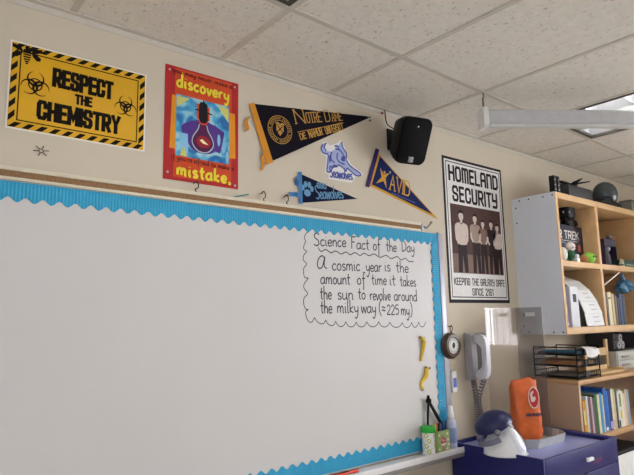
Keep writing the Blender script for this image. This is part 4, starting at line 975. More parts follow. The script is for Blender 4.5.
MB().add([(c2.x, -.19, zf), (c2.x+.034, -.188, zf-.004), (c2.x+.036, -.192, zf-.026), (c2.x, -.19, zf-.028), (c2.x, -.192, zf), (c2.x+.034, -.190, zf-.004), (c2.x+.036, -.194, zf-.026), (c2.x, -.192, zf-.028)], [(0, 1, 2, 3), (7, 6, 5, 4), (0, 4, 5, 1), (1, 5, 6, 2), (2, 6, 7, 3), (3, 7, 4, 0)]).build('flag_cloth', m_pw, t)
c3 = W(595.5, 256, -.16)
t = thing('black_wedge', 'black wedge-shaped stand behind the lime green toy near the divider', 'stand', (c3.x, -.16, SH))
MB().prism([(c3.x-.05, SH), (c3.x+.055, SH), (c3.x+.045, SH+.018), (c3.x-.012, SH+.085), (c3.x-.030, SH+.080)], 'y', -.19, -.13).build('body', m_black, t)
MB().box(c3.x-.045, c3.x+.045, -.195, -.19, SH+.004, SH+.016).build('front_lip', m_blackm, t)

# second compartment: boxed figure and green box
x0, x1 = W(605, 250, -.24).x, W(616.5, 250, -.24).x; zt = W(610, 239.5, -.24).z
t = thing('figure_box', 'dark purple window box holding a grey figure, right of the divider', 'box', ((x0+x1)/2, -.2, SH))
mb = MB(); mb.box(x0, x1, -.17, -.165, SH, zt); mb.box(x0, x0+.006, -.24, -.17, SH, zt); mb.box(x1-.006, x1, -.24, -.17, SH, zt); mb.box(x0+.006, x1-.006, -.24, -.17, SH, SH+.020); mb.box(x0+.006, x1-.006, -.24, -.17, zt-.05, zt)
mb.build('carton', mat('box_purple', '#2c2238', .45, var=.25), t)
xm = (x0+x1)/2; mb = MB(); mb.ball((xm+.01, -.205, SH+.135), (.030, .026, .030), u=16, v=10); mb.build('figure_head', mat('figure_grey', '#8d8790', .5), t)
mb = MB(); loft(mb, [[(xm+.004+x, -.205+q, SH+z) for x, q in rrect(w, w*.6, w*.25)] for w, z in ((.075, .020), (.070, .05), (.060, .085), (.035, .112))]); mb.build('figure_body', mat('figure_slate', '#4d4852', .6), t)
c = W(610, 237.5, -.20)
t = thing('pink_toy', 'small dusky pink toy lying on the dark purple figure box', 'toy', (c.x, -.20, zt))
MB().ball((c.x, -.2, zt+.022), (.042, .028, .022)).build('body', mat('dusky_pink', '#7d4d47', .6), t); MB().ball((c.x-.034, -.205, zt+.030), (.018, .018, .018)).build('head', mat('grey_green', '#6f6d5c', .6), t)
x0, x1 = W(617.8, 262, -.27).x, 4.57; zz0 = W(630, 257.5, -.27).z
t = thing('green_box', 'long dark green box lying flat on the shelf by the right edge', 'box', ((x0+x1)/2, -.2, SH))
MB().box(x0+.045, x1, -.275, -.08, SH, SH+.055, .002).build('carton', mat('box_green', '#1f3b30', .45, var=.2, scale=30), t)
MB().box(x0+.12, x1-.03, -.2765, -.275, SH+.016, SH+.022).build('print_line', mat('print_pale_green', '#8aa58f', .5), t)
c = W(621, 262, -.285); t = thing('white_lantern', 'tiny white lantern-shaped ornament in front of the dark green box', 'ornament', (c.x, -.288, SH))
MB().lathe([(.018, 0), (.018, .018), (.014, .022), (.012, .038), (.015, .042), (.004, .052)], 16, M=T(c.x, -.288, SH)).build('body', mat('ivory_plastic', '#cfccae', .5), t)
MB().lathe([(.0185, .004), (.0190, .010), (.0185, .016)], 16, M=T(c.x, -.288, SH), cap=False).build('dark_band', mat('grey_green', '#6f6d5c', .6), t)

# ---------------- lower shelf of the upper bookcase
SB = UZ0+.042
def book(name, lab, x, th, h, dep, yf, z, col, cat='book', group=None, lean=0.0, bands=(), pages=True):
    """upright book, spine to the room; x = left edge at the foot"""
    t = thing(name, lab, cat, (x+th/2, yf, z), group); Mx = T(x, yf, z) @ R(lean, 'Y')
    mb = MB(); mb.box(0, .002, 0, dep, 0, h, M=Mx); mb.box(th-.002, th, 0, dep, 0, h, M=Mx); mb.box(.002, th-.002, 0, .002, 0, h, M=Mx)
    mb.build('cover', mat('cover_'+col[1:], col, .45), t)
    MB().box(.0022, th-.0022, .003, dep-.004, .003, h-.003, M=Mx).build('pages', mat('book_pages', '#ddd3bd', .8), t)
    for z0, z1, c in bands: MB().box(.0015, th-.0015, -.0008, .0008, z0*h, z1*h, M=Mx).build('spine_label', mat('band_'+c[1:], c, .5), t)
    return t
def sx(px, y=-.29, py=318): return W(px, py, y).x
G1 = 'books and binders beside the white flap file'
book('book', 'thin white book leaning against the white-sided panel, first on the lower shelf', sx(566.2), .026, .205, .2, -.27, SB, '#d9d2c2', group=G1, lean=-.03)
book('binder', 'dark blue binder between the thin white book and the white magazine file', sx(568.5), .030, .225, .22, -.275, SB, '#33507e', 'binder', G1, lean=-.03, bands=((.05, .12, '#d5d5d8'),))
xm0, xm1 = sx(572.5), sx(580.5)
t = thing('magazine_file', 'white magazine file with a small black label left of the flap file', 'file', ((xm0+xm1)/2, -.28, SB), G1)
hm = W(575, 286.5, -.285).z - SB
mb = MB(); mb.box(xm0, xm1, -.287, -.284, SB, SB+hm, .001); mb.box(xm0, xm0+.003, -.284, -.06, SB, SB+hm); mb.box(xm1-.003, xm1, -.284, -.06, SB, SB+hm); mb.box(xm0+.003, xm1-.003, -.284, -.06, SB, SB+.003); mb.box(xm0+.003, xm1-.003, -.063, -.06, SB+.003, SB+hm)
mb.build('casing', mat('file_white', '#cfd0d6', .5), t)
MB().box(xm0+.012, xm1-.012, -.265, -.07, SB+.004, SB+hm-.012).build('papers', m_pw, t)
xl = sx(576.7); MB().box(xl-.020, xl+.020, -.2885, -.287, SB+.155, SB+.205).build('label', m_black, t)
# curved flap file: cascading white cards draped over a quarter-round rack
fx0, fx1 = sx(585.5), DIV[0]-.022
t = thing('flap_file', 'white cascading flap file with five printed cards curving down to the shelf front', 'file', ((fx0+fx1)/2, -.2, SB))
arc = [(-.296 + .0, SB+.004), (-.294, SB+.082), (-.280, SB+.160), (-.252, SB+.235), (-.205, SB+.295), (-.110, SB+.338)]
shx = [0, -.012, -.035, -.065, -.100, -.125]
for i in range(5):
    (ya, za), (yb, zb) = arc[i], arc[i+1]; xa, xb = shx[i], shx[i+1]; mb = MB()
    lift = .004
    q = [(fx0+xa, ya-lift, za), (fx1+xa, ya-lift, za), (fx1+xb, yb, zb+.003), (fx0+xb, yb, zb+.003)]
    nrm = (Vector(q[1])-Vector(q[0])).cross(Vector(q[3])-Vector(q[0])).normalized()*.004
    vs = [Vector(p) for p in q] + [Vector(p)-nrm for p in q]
    mb.add(vs, [(0, 1, 2, 3), (7, 6, 5, 4), (0, 4, 5, 1), (1, 5, 6, 2), (2, 6, 7, 3), (3, 7, 4, 0)]); fl = mb.build('flap_card', mat('card_white', '#dcdcdc', .4, var=.02), t)
    if i < 3:
        e1 = Vector(q[1])-Vector(q[0]); e2 = Vector(q[3])-Vector(q[0]); mb = MB()
        for v in (.34, .70):
            for s_ in (0, .055):
                b = Vector(q[0])+e1*.42+e2*(v-s_)+nrm*.15; mb.add([b, b+e1*(.38-.1*(s_ > 0)), b+e1*(.38-.1*(s_ > 0))+e2*.03, b+e2*.03], [(0, 1, 2, 3)])
        mb.build('printed_lines', mat('card_print', '#9a9a9e', .6), fl)
mb = MB(); ins = [(y+.020, z-.012) for y, z in arc[1:]]
mb.prism([(-.262, SB), (-.06, SB), (-.06, SB+.24)] + [(y+.012, z-.02) for y, z in reversed(arc[1:])] , 'x', fx0+.004, fx1-.06); mb.build('rack', mat('dark_rack', '#4a453f', .6), t)
for z in (.05, .12, .18):
    MB().box(fx0-.022, fx0+.003, -.26+z*.1, -.08, SB+z, SB+z+.005).build('divider_leaf', m_pw, t)
# right compartment
G2 = 'books in the right compartment of the upper bookcase'
xx = DIV[0]+.020
for th, h, col, lab, cat, ln, bands in ((.034, .235, '#26358a', 'royal blue book leaning on the divider in the right compartment', 'book', -.10, ((.62, .78, '#8c9ad0'),)),
        (.012, .215, '#c9c3b8', 'thin pale grey book right of the leaning royal blue one', 'book', -.07, ()),
        (.022, .220, '#3f3a3c', 'dark slim folder between the pale grey and the cream books', 'folder', -.05, ()),
        (.050, .225, '#d8cba8', 'thick cream book with a small dark mark on its spine', 'book', -.03, ((.80, .84, '#3a2f2c'),)),
        (.034, .215, '#c4ae86', 'tan book right of the thick cream one', 'book', -.02, ()),
        (.030, .205, '#6b5d50', 'brown book under the blue plastic bag', 'book', 0, ()),
        (.028, .190, '#32373d', 'charcoal book near the right edge of the compartment', 'book', 0, ()),
        (.040, .215, '#2f4a78', 'slate blue binder at the right edge of the picture', 'binder', 0, ()),
        (.040, .205, '#3c4248', 'grey binder right of the slate blue one', 'binder', 0, ())):
    book('book' if cat == 'book' else cat, lab, xx + (.028 if ln < -.08 else 0), th, h, .2, -.272, SB, col, cat, G2, lean=ln, bands=bands); xx += th + .004 + (.02 if ln < -.08 else .003)
c = W(623, 287, -.20)
t = thing('plastic_bag', 'crumpled translucent blue plastic bag resting on the books in the right compartment', 'bag', (c.x, -.2, SB+.22))
bm = bmesh.new(); bmesh.ops.create_icosphere(bm, subdivisions=4, radius=1)
for v in bm.verts:
    p = v.co; k = 1 + .18*math.sin(5*p.x+3*p.z) + .14*math.sin(7*p.y+4*p.x) + .08*math.sin(13*p.z+9*p.x)
    v.co = Vector((c.x+.01+p.x*.062*k, -.2+p.y*.05*k, SB+.275+p.z*.048*k))
MB().bm(bm, True).build('body', mat('blue_film', '#4b7d9f', .25, var=.3, scale=50), t)
mb = MB(); mb.tube(smooth_pts([(c.x+.0, -.2, SB+.31), (c.x-.01, -.205, SB+.335), (c.x-.005, -.2, SB+.36), (c.x+.006, -.2, SB+.375)], 4), [.022-.0012*i for i in range(13)], 10); mb.build('twisted_neck', mat('pale_blue_film', '#6f8fb4', .25, var=.3, scale=50), t)

# ---------------- on top of the bookcase
m_dev = mat('device_grey', '#2f2e2e', .55); 
t = thing('av_device', 'dark grey rack device with black perforated ears on top of the bookcase', 'device', (3.65, -.17, UZ1))
dx0 = W(554, 183, -.165).x
MB().box(dx0, 4.0, -.255, -.165, UZ1+.004, UZ1+.098, .003).build('chassis', m_dev, t)
for xe in (3.425, 3.468):
    mb = MB().box(xe, xe+.026, -.290, -.284, UZ1+.001, UZ1+.112, .001); mb.box(xe, xe+.003, -.284, -.2552, UZ1+.001, UZ1+.112); e = mb.build('rack_ear', m_black, t)
    for z in (.022, .052, .085): MB().lathe([(.005, 0), (.005, .0012)], 10, M=T(xe+.012, -.290, UZ1+z) @ R(PI/2, 'X')).build('hole', mat('hole_pale', '#a5a39c', .6), e)
MB().box(dx0, 3.985, -.262, -.2552, UZ1+.010, UZ1+.092, .001).build('front_panel', mat('device_front', '#2e2d2d', .5), t)
t = thing('propeller_toy', 'black toy with pointed blades lying on the rack device', 'toy', (3.83, -.20, UZ1+.098))
mb = MB(); z0 = UZ1+.098
mb.lathe([(.030, 0), (.032, .01), (.022, .030), (.006, .036)], 20, M=T(3.83, -.20, z0)); mb.build('hub', m_black, t)
for a, ln in ((.25, .17), (2.0, .10), (2.95, .19), (4.2, .12), (5.4, .12)):
    Mx = T(3.83, -.20, z0+.026) @ R(a, 'Z') @ R(-.12, 'Y'); MB().prism([(.012, -.014), (ln*.4, -.022), (ln, .0), (ln*.4, .014), (.012, .012)], 'z', -.003, .003, M=Mx).build('blade', m_black, t)
c = W(603, 189, -.20); r = .088
t = thing('glass_globe', 'grey-blue round glass globe on top of the bookcase beside the rack device', 'globe', (c.x+.02, -.2, UZ1))
MB().lathe([(.035, 0), (.036, .008), (.03, .012)], 28, M=T(c.x+.02, -.2, UZ1)).build('foot', m_black, t)
MB().ball((c.x+.02, -.2, UZ1+.010+r*1.15), (r, r, r*1.15)).build('ball', mat('globe_grey', '#454f52', .2, var=.1, spec=.5), t)
t = thing('black_bag', 'flat black cloth bag lying on the bookcase top near the right edge', 'bag', (4.30, -.22, UZ1))
mb = MB(); loft(mb, [[(4.02+dx, -.2+x, UZ1+.002+h/2+z) for x, z in rrect(w, h, h*.45)] for dx, w, h in ((0, .10, .02), (.05, .14, .045), (.2, .16, .06), (.38, .15, .05), (.5, .08, .02))]); mb.build('body', mat('black_cloth', '#1d1b1a', .9), t)
mb = MB().tube(smooth_pts([(4.10, -.272, UZ1+.03), (4.14, -.285, UZ1+.06), (4.22, -.285, UZ1+.062), (4.27, -.275, UZ1+.04)], 5), .006, 8); mb.build('handle', mat('black_cloth', '#1d1b1a', .9), t)
c = W(629, 196, -.08)
t = thing('grey_carton', 'pale grey carton standing behind the black bag on the bookcase top', 'carton', (c.x+.03, -.06, UZ1))
MB().box(c.x-.05, c.x+.14, -.11, -.015, UZ1, UZ1+.165, .002).build('body', mat('carton_grey', '#8d8880', .7), t); MB().box(c.x-.052, c.x+.142, -.112, -.013, UZ1+.1655, UZ1+.18, .002).build('lid', mat('carton_grey_dark', '#77726a', .7), t)

# ================================================================== lower bookcase
LX0, LX1, LY, LZ = 3.400, 5.25, -.345, 1.210
t = thing('bookcase', 'lower tan bookcase with a long row of books under the wire letter trays', 'bookcase', (LX0, 0, 0))
m_tan = mat('tan_laminate', '#b8987a', .5, var=.05, scale=8)
MB().box(LX0, LX0+.022, LY, -.013, .0, LZ-.026, .001).build('side_panel', m_tan, t); MB().box(LX1-.022, LX1, LY, -.013, .0, LZ-.026, .001).build('side_panel', m_tan, t)
MB().box(LX0, LX1, LY-.002, -.013, LZ-.026, LZ, .002).build('top', m_woodd, t)
MB().box(LX0+.022, LX1-.022, -.024, -.013, .05, LZ-.026).build('back_panel', mat('lower_back', '#7d6451', .7), t)
LS = .872
for z in (LS, .47, .10): MB().box(LX0+.022, LX1-.022, LY+.002, -.024, z-.030, z, .002).build('shelf', m_woodd, t)
MB().box(LX0+.022, LX1-.022, LY+.03, LY+.045, .0, .07).build('plinth', m_tan, t)
G3 = 'books on the lower bookcase shelf'
spec_ = [(.020, .225, '#c9b58e', 'narrow beige book, first in the lower row'), (.012, .215, '#3a2a22', 'slim dark brown book second in the lower row'), (.022, .212, '#d98f2b', 'orange book in the lower row'), (.012, .215, '#d9b23c', 'slim yellow book right of the orange one'),
 (.020, .235, '#d5dbe2', 'white spiral-bound book in the lower row'), (.026, .222, '#7a3f48', 'maroon book in the lower row'), (.018, .225, '#b9aab0', 'pale mauve book right of the maroon one'), (.018, .218, '#6f5d62', 'mottled grey-brown book left of the green one'),
 (.030, .232, '#2f6a3e', 'green book in the lower row'), (.026, .232, '#d6cfa6', 'cream book right of the green one'), (.028, .238, '#3d8fc0', 'sky blue book in the lower row'), (.012, .225, '#d9c9a0', 'thin straw book between the sky blue and bright blue ones'),
 (.032, .262, '#2a5fb0', 'tall bright blue book, the tallest in the lower row'), (.020, .245, '#2f74bd', 'mid blue book right of the tallest one'), (.034, .246, '#25306e', 'navy book with a pale label near its foot'), (.026, .250, '#ddd7b4', 'ivory book right of the navy one'),
 (.022, .244, '#c7bd92', 'khaki book right of the ivory one'), (.020, .240, '#4a4d50', 'charcoal book with a black foot in the lower row'), (.018, .226, '#dfe0dc', 'white book right of the charcoal one'), (.026, .232, '#d8dccb', 'white book with yellow and green spine print'),
 (.026, .222, '#e6dfc9', 'off-white book near the right end of the picture'), (.018, .205, '#e2c7bf', 'pale pink book at the right edge of the lower row'), (.024, .230, '#c8b795', 'sand coloured book past the pale pink one'), (.030, .225, '#8a9aa8', 'blue-grey book at the far right of the lower row')]
xx = LX0+.028; n = 0
for th, h, col, lab in spec_:
    bands = ((.03, .22, '#b9a3bd'),) if 'navy' in lab else ((.0, .2, '#1c1a1a'),) if 'charcoal' in lab else ((.25, .45, '#d8c43c'), (.55, .9, '#7f9a5a')) if 'yellow and green' in lab else ((.35, .75, '#e3d49c'),) if 'orange book' in lab else ((.02, .10, '#e8e2d0'),) if 'tall bright' in lab else ()
    tt = book('book', lab, xx + .010, th, h, .2, -.322, LS, col, 'book', G3, lean=-.028, bands=bands)
    if 'spiral' in lab:
        mb = MB()
        for q in range(14): mb.tube([(xx+.010-.006+th/2, -.327, LS+.02+q*.015), (xx+.010-.006+th/2+.008, -.330, LS+.023+q*.015), (xx+.010+th/2+.004, -.324, LS+.026+q*.015)], .0022, 6)
        mb.build('spiral_binding', m_alud, tt)
    xx += th + .0055
# bottom shelf things seen past the cabinet
xb = 3.50
G4 = 'folders on the bottom shelf of the lower bookcase'
for q, (col, lab) in enumerate((('#b98f86', 'dusty pink folder standing just past the blue cabinet'), ('#cfc2b2', 'cream folder right of the dusty pink one'), ('#8f7f86', 'mauve folder right of the cream one'))):
    book('folder', lab, 3.645+q*.026, .018, .30, .22, -.32, .47, col, 'folder', G4)
t = thing('storage_box', 'white storage box with a black lid on the bottom shelf past the blue cabinet', 'box', (3.95, -.2, .47))
MB().box(3.76, 4.20, -.33, -.06, .47, .715, .006).build('body', m_white, t); MB().box(3.75, 4.21, -.338, -.052, .716, .742, .004).build('lid', m_black, t)

# ---------------- counter on the lower bookcase
CT = LZ
t = thing('letter_tray', 'black wire three-tier letter tray holding papers on the lower bookcase', 'tray', (3.60, -.18, CT))
tx0, tx1, ty0, ty1 = 3.425, 3.705, -.335, -.06
tiers = (.012, .078, .144)
for z in tiers:
    mb = MB(); zz1 = CT+z
    for y in (ty0, ty1): mb.tube([(tx0, y, zz1), (tx1, y, zz1)], .0035, 6); mb.tube([(tx0, y, zz1+.034), (tx1, y, zz1+.034)], .003, 6)
    for x in (tx0, tx1): mb.tube([(x, ty0, zz1), (x, ty1, zz1)], .0035, 6)
    for q in range(13): x = tx0+(tx1-tx0)*q/12; mb.tube([(x, ty0, zz1+.034), (x, ty0, zz1), (x, ty1, zz1), (x, ty1, zz1+.034)], .0025, 5)
    for q in range(1, 8): y = ty0+(ty1-ty0)*q/8; mb.tube([(tx0, y, zz1+.0015), (tx1, y, zz1+.0015)], .0025, 5)
    mb.build('wire_tier', m_blackm, t)
    MB().box(tx0+.09, tx0+.125, ty0-.006, ty0-.001, zz1+.004, zz1+.030).build('label_clip', m_black, t)
for x in (tx0, tx1):
    mb = MB()
    for y in (ty0, ty1): mb.tube([(x, y, CT+.001), (x, y, CT+.190)], .004, 6)
    mb.tube([(x, ty0, CT+.190), (x, ty1, CT+.190)], .004, 6); mb.build('upright', m_blackm, t)
def sheets(name, lab, cat, x0, x1, y0, y1, z0, z1, col, grp, rot=0.0):
    t = thing(name, lab, cat, ((x0+x1)/2, (y0+y1)/2, z0), grp); n = 4; Mx = T((x0+x1)/2, (y0+y1)/2, 0) @ R(rot, 'Z')
    for q in range(n):
        a = (z1-z0)/n; j = .004*math.sin(3*q); MB().box(-(x1-x0)/2+j, (x1-x0)/2+j, -(y1-y0)/2, (y1-y0)/2, z0+q*a, z0+(q+.92)*a, M=Mx).build('sheet', mat('sheet_'+col[1:], col, .6), t)
G5 = 'papers in the wire letter tray'
sheets('folder', 'dark blue folder on the top tier of the wire letter tray', 'folder', tx0+.012, tx1-.07, ty0+.012, ty1-.02, CT+.150, CT+.158, '#27333f', G5)
sheets('folder', 'teal blue folder on the dark blue one in the letter tray', 'folder', tx0+.02, tx1-.08, ty0+.010, ty1-.03, CT+.1585, CT+.166, '#2f6d8c', G5)
sheets('paper_stack', 'brown envelopes in the middle tier of the letter tray', 'paper', tx0+.03, tx1-.05, ty0+.012, ty1-.02, CT+.084, CT+.110, '#9a6d4a', G5)
sheets('paper_stack', 'grey papers in the bottom tier of the letter tray', 'paper', tx0+.03, tx1-.05, ty0+.012, ty1-.02, CT+.018, CT+.030, '#6d645c', G5)
t = thing('loose_paper', 'bright white crumpled sheet lying across the right end of the letter tray', 'paper', (tx1-.03, ty0+.05, CT+.166), G5)
vs = []; nx, ny = 10, 10
for j in range(ny+1):
    for i in range(nx+1):
        u, v = i/nx, j/ny; s_ = max(0, .5-v)*2; vs.append((tx1-.190+.180*u+.02*s_, ty0-.012+.16*max(0, v-.42)-.008*math.sin(4*u), CT+.184+.005*math.sin(5*u+2*v)-.062*s_*(.8+.2*math.sin(5*u))))
fs = [(j*(nx+1)+i, j*(nx+1)+i+1, (j+1)*(nx+1)+i+1, (j+1)*(nx+1)+i) for j in range(ny) for i in range(nx)]; n = len(vs)
mb = MB(); mb.add(vs + [(a, b, c_-.0015) for a, b, c_ in vs], fs + [tuple(i+n for i in reversed(f)) for f in fs], True); mb.build('sheet', m_pw, t)
# wooden stand
wx0, wx1 = 3.78, 4.13
t = thing('wooden_stand', 'pale wooden stand with an open back frame and a lipped base beside the letter tray', 'stand', ((wx0+wx1)/2, -.15, CT))
m_ply = mat('pale_plywood', '#cfae80', .6, var=.08, scale=12)
MB().box(wx0, wx1, -.30, -.05, CT+.003, CT+.016, .001).build('base', m_ply, t); MB().box(wx1-.018, wx1, -.305, -.05, CT+.0165, CT+.030, .001).build('base_lip', m_ply, t)
mb = MB(); mb.box(wx1-.032, wx1, -.205, -.187, CT+.0305, CT+.215, .002); mb.build('upright', m_ply, t)
mb = MB(); mb.prism([(wx0+.02, CT+.110), (wx1-.033, CT+.110), (wx1-.033, CT+.160), (wx0+.10, CT+.152), (wx0+.02, CT+.130)], 'y', -.203, -.189); mb.build('top_rail', m_ply, t)
MB().box(wx0+.02, wx1-.033, -.203, -.189, CT+.0165, CT+.045, .001).build('bottom_rail', m_ply, t); MB().box(wx0+.02, wx0+.045, -.203, -.189, CT+.0455, CT+.1095, .001).build('side_rail', m_ply, t)
# grey drawer unit with rolls on it
gx0 = W(617, 362, -.25).x
t = thing('drawer_unit', 'small grey-white drawer unit on the counter by the right edge', 'drawers', (gx0+.2, -.15, CT))
m_gd = mat('drawer_grey', '#a8a79f', .5); MB().box(gx0, gx0+.42, -.25, -.03, CT+.001, CT+.128, .003).build('body', m_gd, t)
for q in range(2):
    d_ = MB().box(gx0+.012, gx0+.408, -.256, -.2505, CT+.010+q*.058, CT+.062+q*.058, .002).build('drawer', mat('drawer_front', '#b4b3aa', .5), t)
    MB().box(gx0+.06, gx0+.16, -.268, -.257, CT+.030+q*.058, CT+.040+q*.058, .002).build('pull', m_alud, d_)
t = thing('roll_box', 'dark open box of paper rolls on the grey drawer unit', 'box', (gx0+.2, -.12, CT+.128))
mb = MB(); mb.box(gx0+.01, gx0+.40, -.06, -.05, CT+.129, CT+.25); mb.box(gx0+.01, gx0+.40, -.235, -.06, CT+.129, CT+.136); mb.box(gx0+.01, gx0+.02, -.235, -.06, CT+.136, CT+.25); mb.box(gx0+.39, gx0+.40, -.235, -.06, CT+.136, CT+.25)
mb.build('carton', mat('carton_dark', '#3d3a3c', .8), t)
for q, (dx, dz, lab) in enumerate(((.110, .031, 'left of the lower two'), (.168, .031, 'right of the lower two'), (.139, .080, 'the topmost of three'))):
    o = MB().lathe([(.010, -.078), (.028, -.078), (.029, -.074), (.029, .074), (.028, .078), (.010, .078)], 24, M=T(gx0+dx, -.150, CT+.137+dz) @ R(PI/2, 'X'), cap=False)
    o.lathe([(.010, -.078), (.010, .078)], 24, M=T(gx0+dx, -.150, CT+.137+dz) @ R(PI/2, 'X'), cap=False)
    tag(o.build('paper_roll', mat('roll_grey', '#8d8c90', .7)), 'pale paper roll in the dark box on the drawer unit, %s' % lab, 'roll', 'paper rolls in the dark box')

# ================================================================== blue cabinet
KX0, KX1, KY, KZ, KS = 2.622, 3.376, -.548, .930, .912
m_kb = mat('cabinet_blue', '#1e1f60', .4, var=.04); m_kt = mat('cabinet_blue_sheen', '#9598c8', .33, var=.03)  # top blue is lightened to carry its reflected sheen
t = thing('cabinet', 'dark blue metal cabinet with a recessed top coloured lighter as reflected sheen and two doors under the wall phone', 'cabinet', ((KX0+KX1)/2, -.27, 0))
mb = MB(); mb.box(KX0, KX0+.014, KY+.002, -.014, .06, KZ, .002); mb.build('side', m_kb, t); mb = MB(); mb.box(KX1-.014, KX1, KY+.002, -.014, .06, KZ, .002); mb.build('side', m_kb, t)
MB().box(KX0+.0145, KX1-.0145, -.030, -.014, .06, KZ, .002).build('back_lip', m_kb, t)
MB().box(KX0+.0145, KX1-.066, KY+.012, -.0305, KS-.02, KS, .001).build('top', m_kt, t, 'recessed blue top, reflected sheen put into its colour')
MB().box(KX1-.0655, KX1-.0145, KY+.012, -.0305, KS-.02, KZ, .002).build('side_rim', m_kb, t)
MB().ball((KX1-.067, -.26, KS+.018), (.002, .006, .006), u=10, v=8).build('rim_rivet', m_white, t)
MB().box(KX0+.0145, KX1-.0145, KY, KY+.0115, KS-.105, KZ, .002).build('top_band', m_kb, t)
MB().box(KX0+.0145, KX1-.0145, KY+.012, -.0305, .06, .09).build('bottom_plate', m_kb, t)
xs_ = W(585, 463, KY).x
for a, b in ((KX0+.016, xs_-.0025), (xs_+.0025, KX1-.016)):
    dd = MB().box(a, b, KY, KY+.018, .10, KS-.110, .003).build('door', m_kb, t)
hx = W(590, 459.3, KY-.015)
mb = MB(); loft(mb, [[(hx.x+q, KY-.016+y, hx.z+z) for y, z in rrect(.018*s_, .018*s_, .007*s_)] for q, s_ in ((-.032, .5), (-.026, 1), (.026, 1), (.032, .5))]); mb.box(hx.x-.008, hx.x+.008, KY-.008, KY+.002, hx.z-.005, hx.z+.005); mb.build('latch', m_white, t)
rm = Art((0, KY, 0)); mb = MB(); q = W(598, 461, KY); rm.poly(mb, [(q.x-.05, q.z-.012), (q.x+.03, q.z-.002), (q.x+.055, q.z+.016), (q.x-.03, q.z+.008)], .0006); mb.build('red_mark', mat('red_scuff', '#6a2450', .5), t)
mb = MB(); mb.box(KX0+.02, KX1-.02, KY+.03, -.03, .0, .058); mb.build('plinth', m_black, t)

# ---------------- grey pan with the orange bag and clear guard
PX0, PX1, PY0, PY1, PH = 2.805, 3.205, -.385, -.085, .046
t = thing('plastic_pan', 'pale grey plastic pan with cut corners on the blue cabinet under the orange bag', 'pan', ((PX0+PX1)/2, (PY0+PY1)/2, KS))
def octo(i, c): return [(PX0+c+i*0, PY0+i), (PX1-c, PY0+i), (PX1-i, PY0+c), (PX1-i, PY1-c), (PX1-c, PY1-i), (PX0+c, PY1-i), (PX0+i, PY1-c), (PX0+i, PY0+c)]
mb = MB(); secs = [(octo(.012, .07), 0), (octo(.0, .07), PH-.006), (octo(-.004, .07), PH), (octo(.004, .072), PH+.001), (octo(.014, .073), .006)]
vs = [(x, y, KS+.0005+z) for o_, z in secs for x, y in o_]; fs = [(i*8+k, i*8+(k+1) % 8, (i+1)*8+(k+1) % 8, (i+1)*8+k) for i in range(4) for k in range(8)] + [tuple(reversed(range(8))), tuple(range(32, 40))]
mb.add(vs, fs); mb.build('body', mat('pan_grey', '#b9bab6', .45), t)
m_clear = clear_mat('clear_acrylic', '#f3f0ee', 1.25, .02, .07, '#b5b0ac')
PZ = KS+.008; GZ = 1.645
t = thing('acrylic_guard', 'tall clear acrylic guard of two panels standing in the grey pan behind the orange bag', 'guard', (3.02, -.13, PZ))
ax0, ax1, ay0, ay1 = 2.850, 3.165, -.285, -.120
MB().box(ax0, ax1-.0001, ay1, ay1+.003, PZ, GZ).build('back_sheet', m_clear, t)
g = MB().box(ax1, ax1+.003, ay0, ay1+.003, PZ, GZ).build('side_sheet', clear_mat('clear_acrylic_grey_haze', '#e9e7e6', 1.25, .03, .16, '#98949a'), t)  # grey reflection haze is mixed into the side sheet's colour
MB().box(ax1-.0012, ax1-.0004, ay0+.045, ay0+.105, GZ-.052, GZ-.030).build('sticker', mat('sticker_white', '#d2d0cc', .6), g)
# bag
c = W(524.5, 433, -.22); bx, by = c.x, -.225
t = thing('powder_bag', 'crumpled orange bag with a red and white round emblem standing in the grey pan', 'bag', (bx, by, PZ))
BM = T(bx+.015, by, PZ) @ R(math.radians(-30), 'Z') @ Matrix.Scale(.93, 4); secs = []; nn = 40
for z, w, d in ((0, .150, .085), (.012, .166, .098), (.05, .172, .104), (.12, .170, .102), (.20, .164, .096), (.26, .162, .080), (.30, .162, .050), (.328, .162, .026), (.342, .160, .014)):
    s_ = []
    for k in range(nn):
        a = 2*PI*k/nn; ca, sa = math.cos(a), math.sin(a); e = .55
        x = w/2*math.copysign(abs(ca)**e, ca); y = d/2*math.copysign(abs(sa)**e, sa)
        wob = 1 + .035*math.sin(3*a+z*40) + .035*math.sin(7*a-z*63) + .022*math.sin(11*a+z*110)
        s_.append((x*wob, y*wob, z + (.010*math.sin(2.4*ca+1)+.006*math.sin(7*ca) if z > .33 else 0)))
    secs.append(s_)
mb = MB(); loft(mb, secs, True, BM); mb.build('bag_body', mat('orange_film', '#da6a36', .35, var=.12, scale=22, bump=.6, bscale=35), t)
F = Art(BM @ Vector((0, -.0560, 0)), (BM.to_3x3() @ Vector((1, 0, 0))), (0, 0, 1))
lg = MB(); F.disc(lg, .030, .228, .036, .0005, ry=.060); lo = lg.build('emblem', mat('emblem_white', '#e3cdbd', .5), t)
lg = MB(); F.disc(lg, .030, .228, .030, .0009, ry=.052); lr = lg.build('emblem_red_disc', mat('emblem_red', '#b8252c', .5), lo)
lg = MB(); F.poly(lg, [(.012, .205), (.030, .205), (.042, .222), (.036, .236), (.026, .228), (.020, .244), (.032, .258), (.024, .266), (.008, .250), (.010, .226)], .0013); lg.build('emblem_arm', mat('emblem_white', '#e3cdbd', .5), lo)
lg = MB(); text_block(F, lg, 'HAMMER', -.030, .072, .128, .146, .0048, .0040, gap=.5); lg.build('lettering', mat('bag_navy', '#2c2550', .5), t)

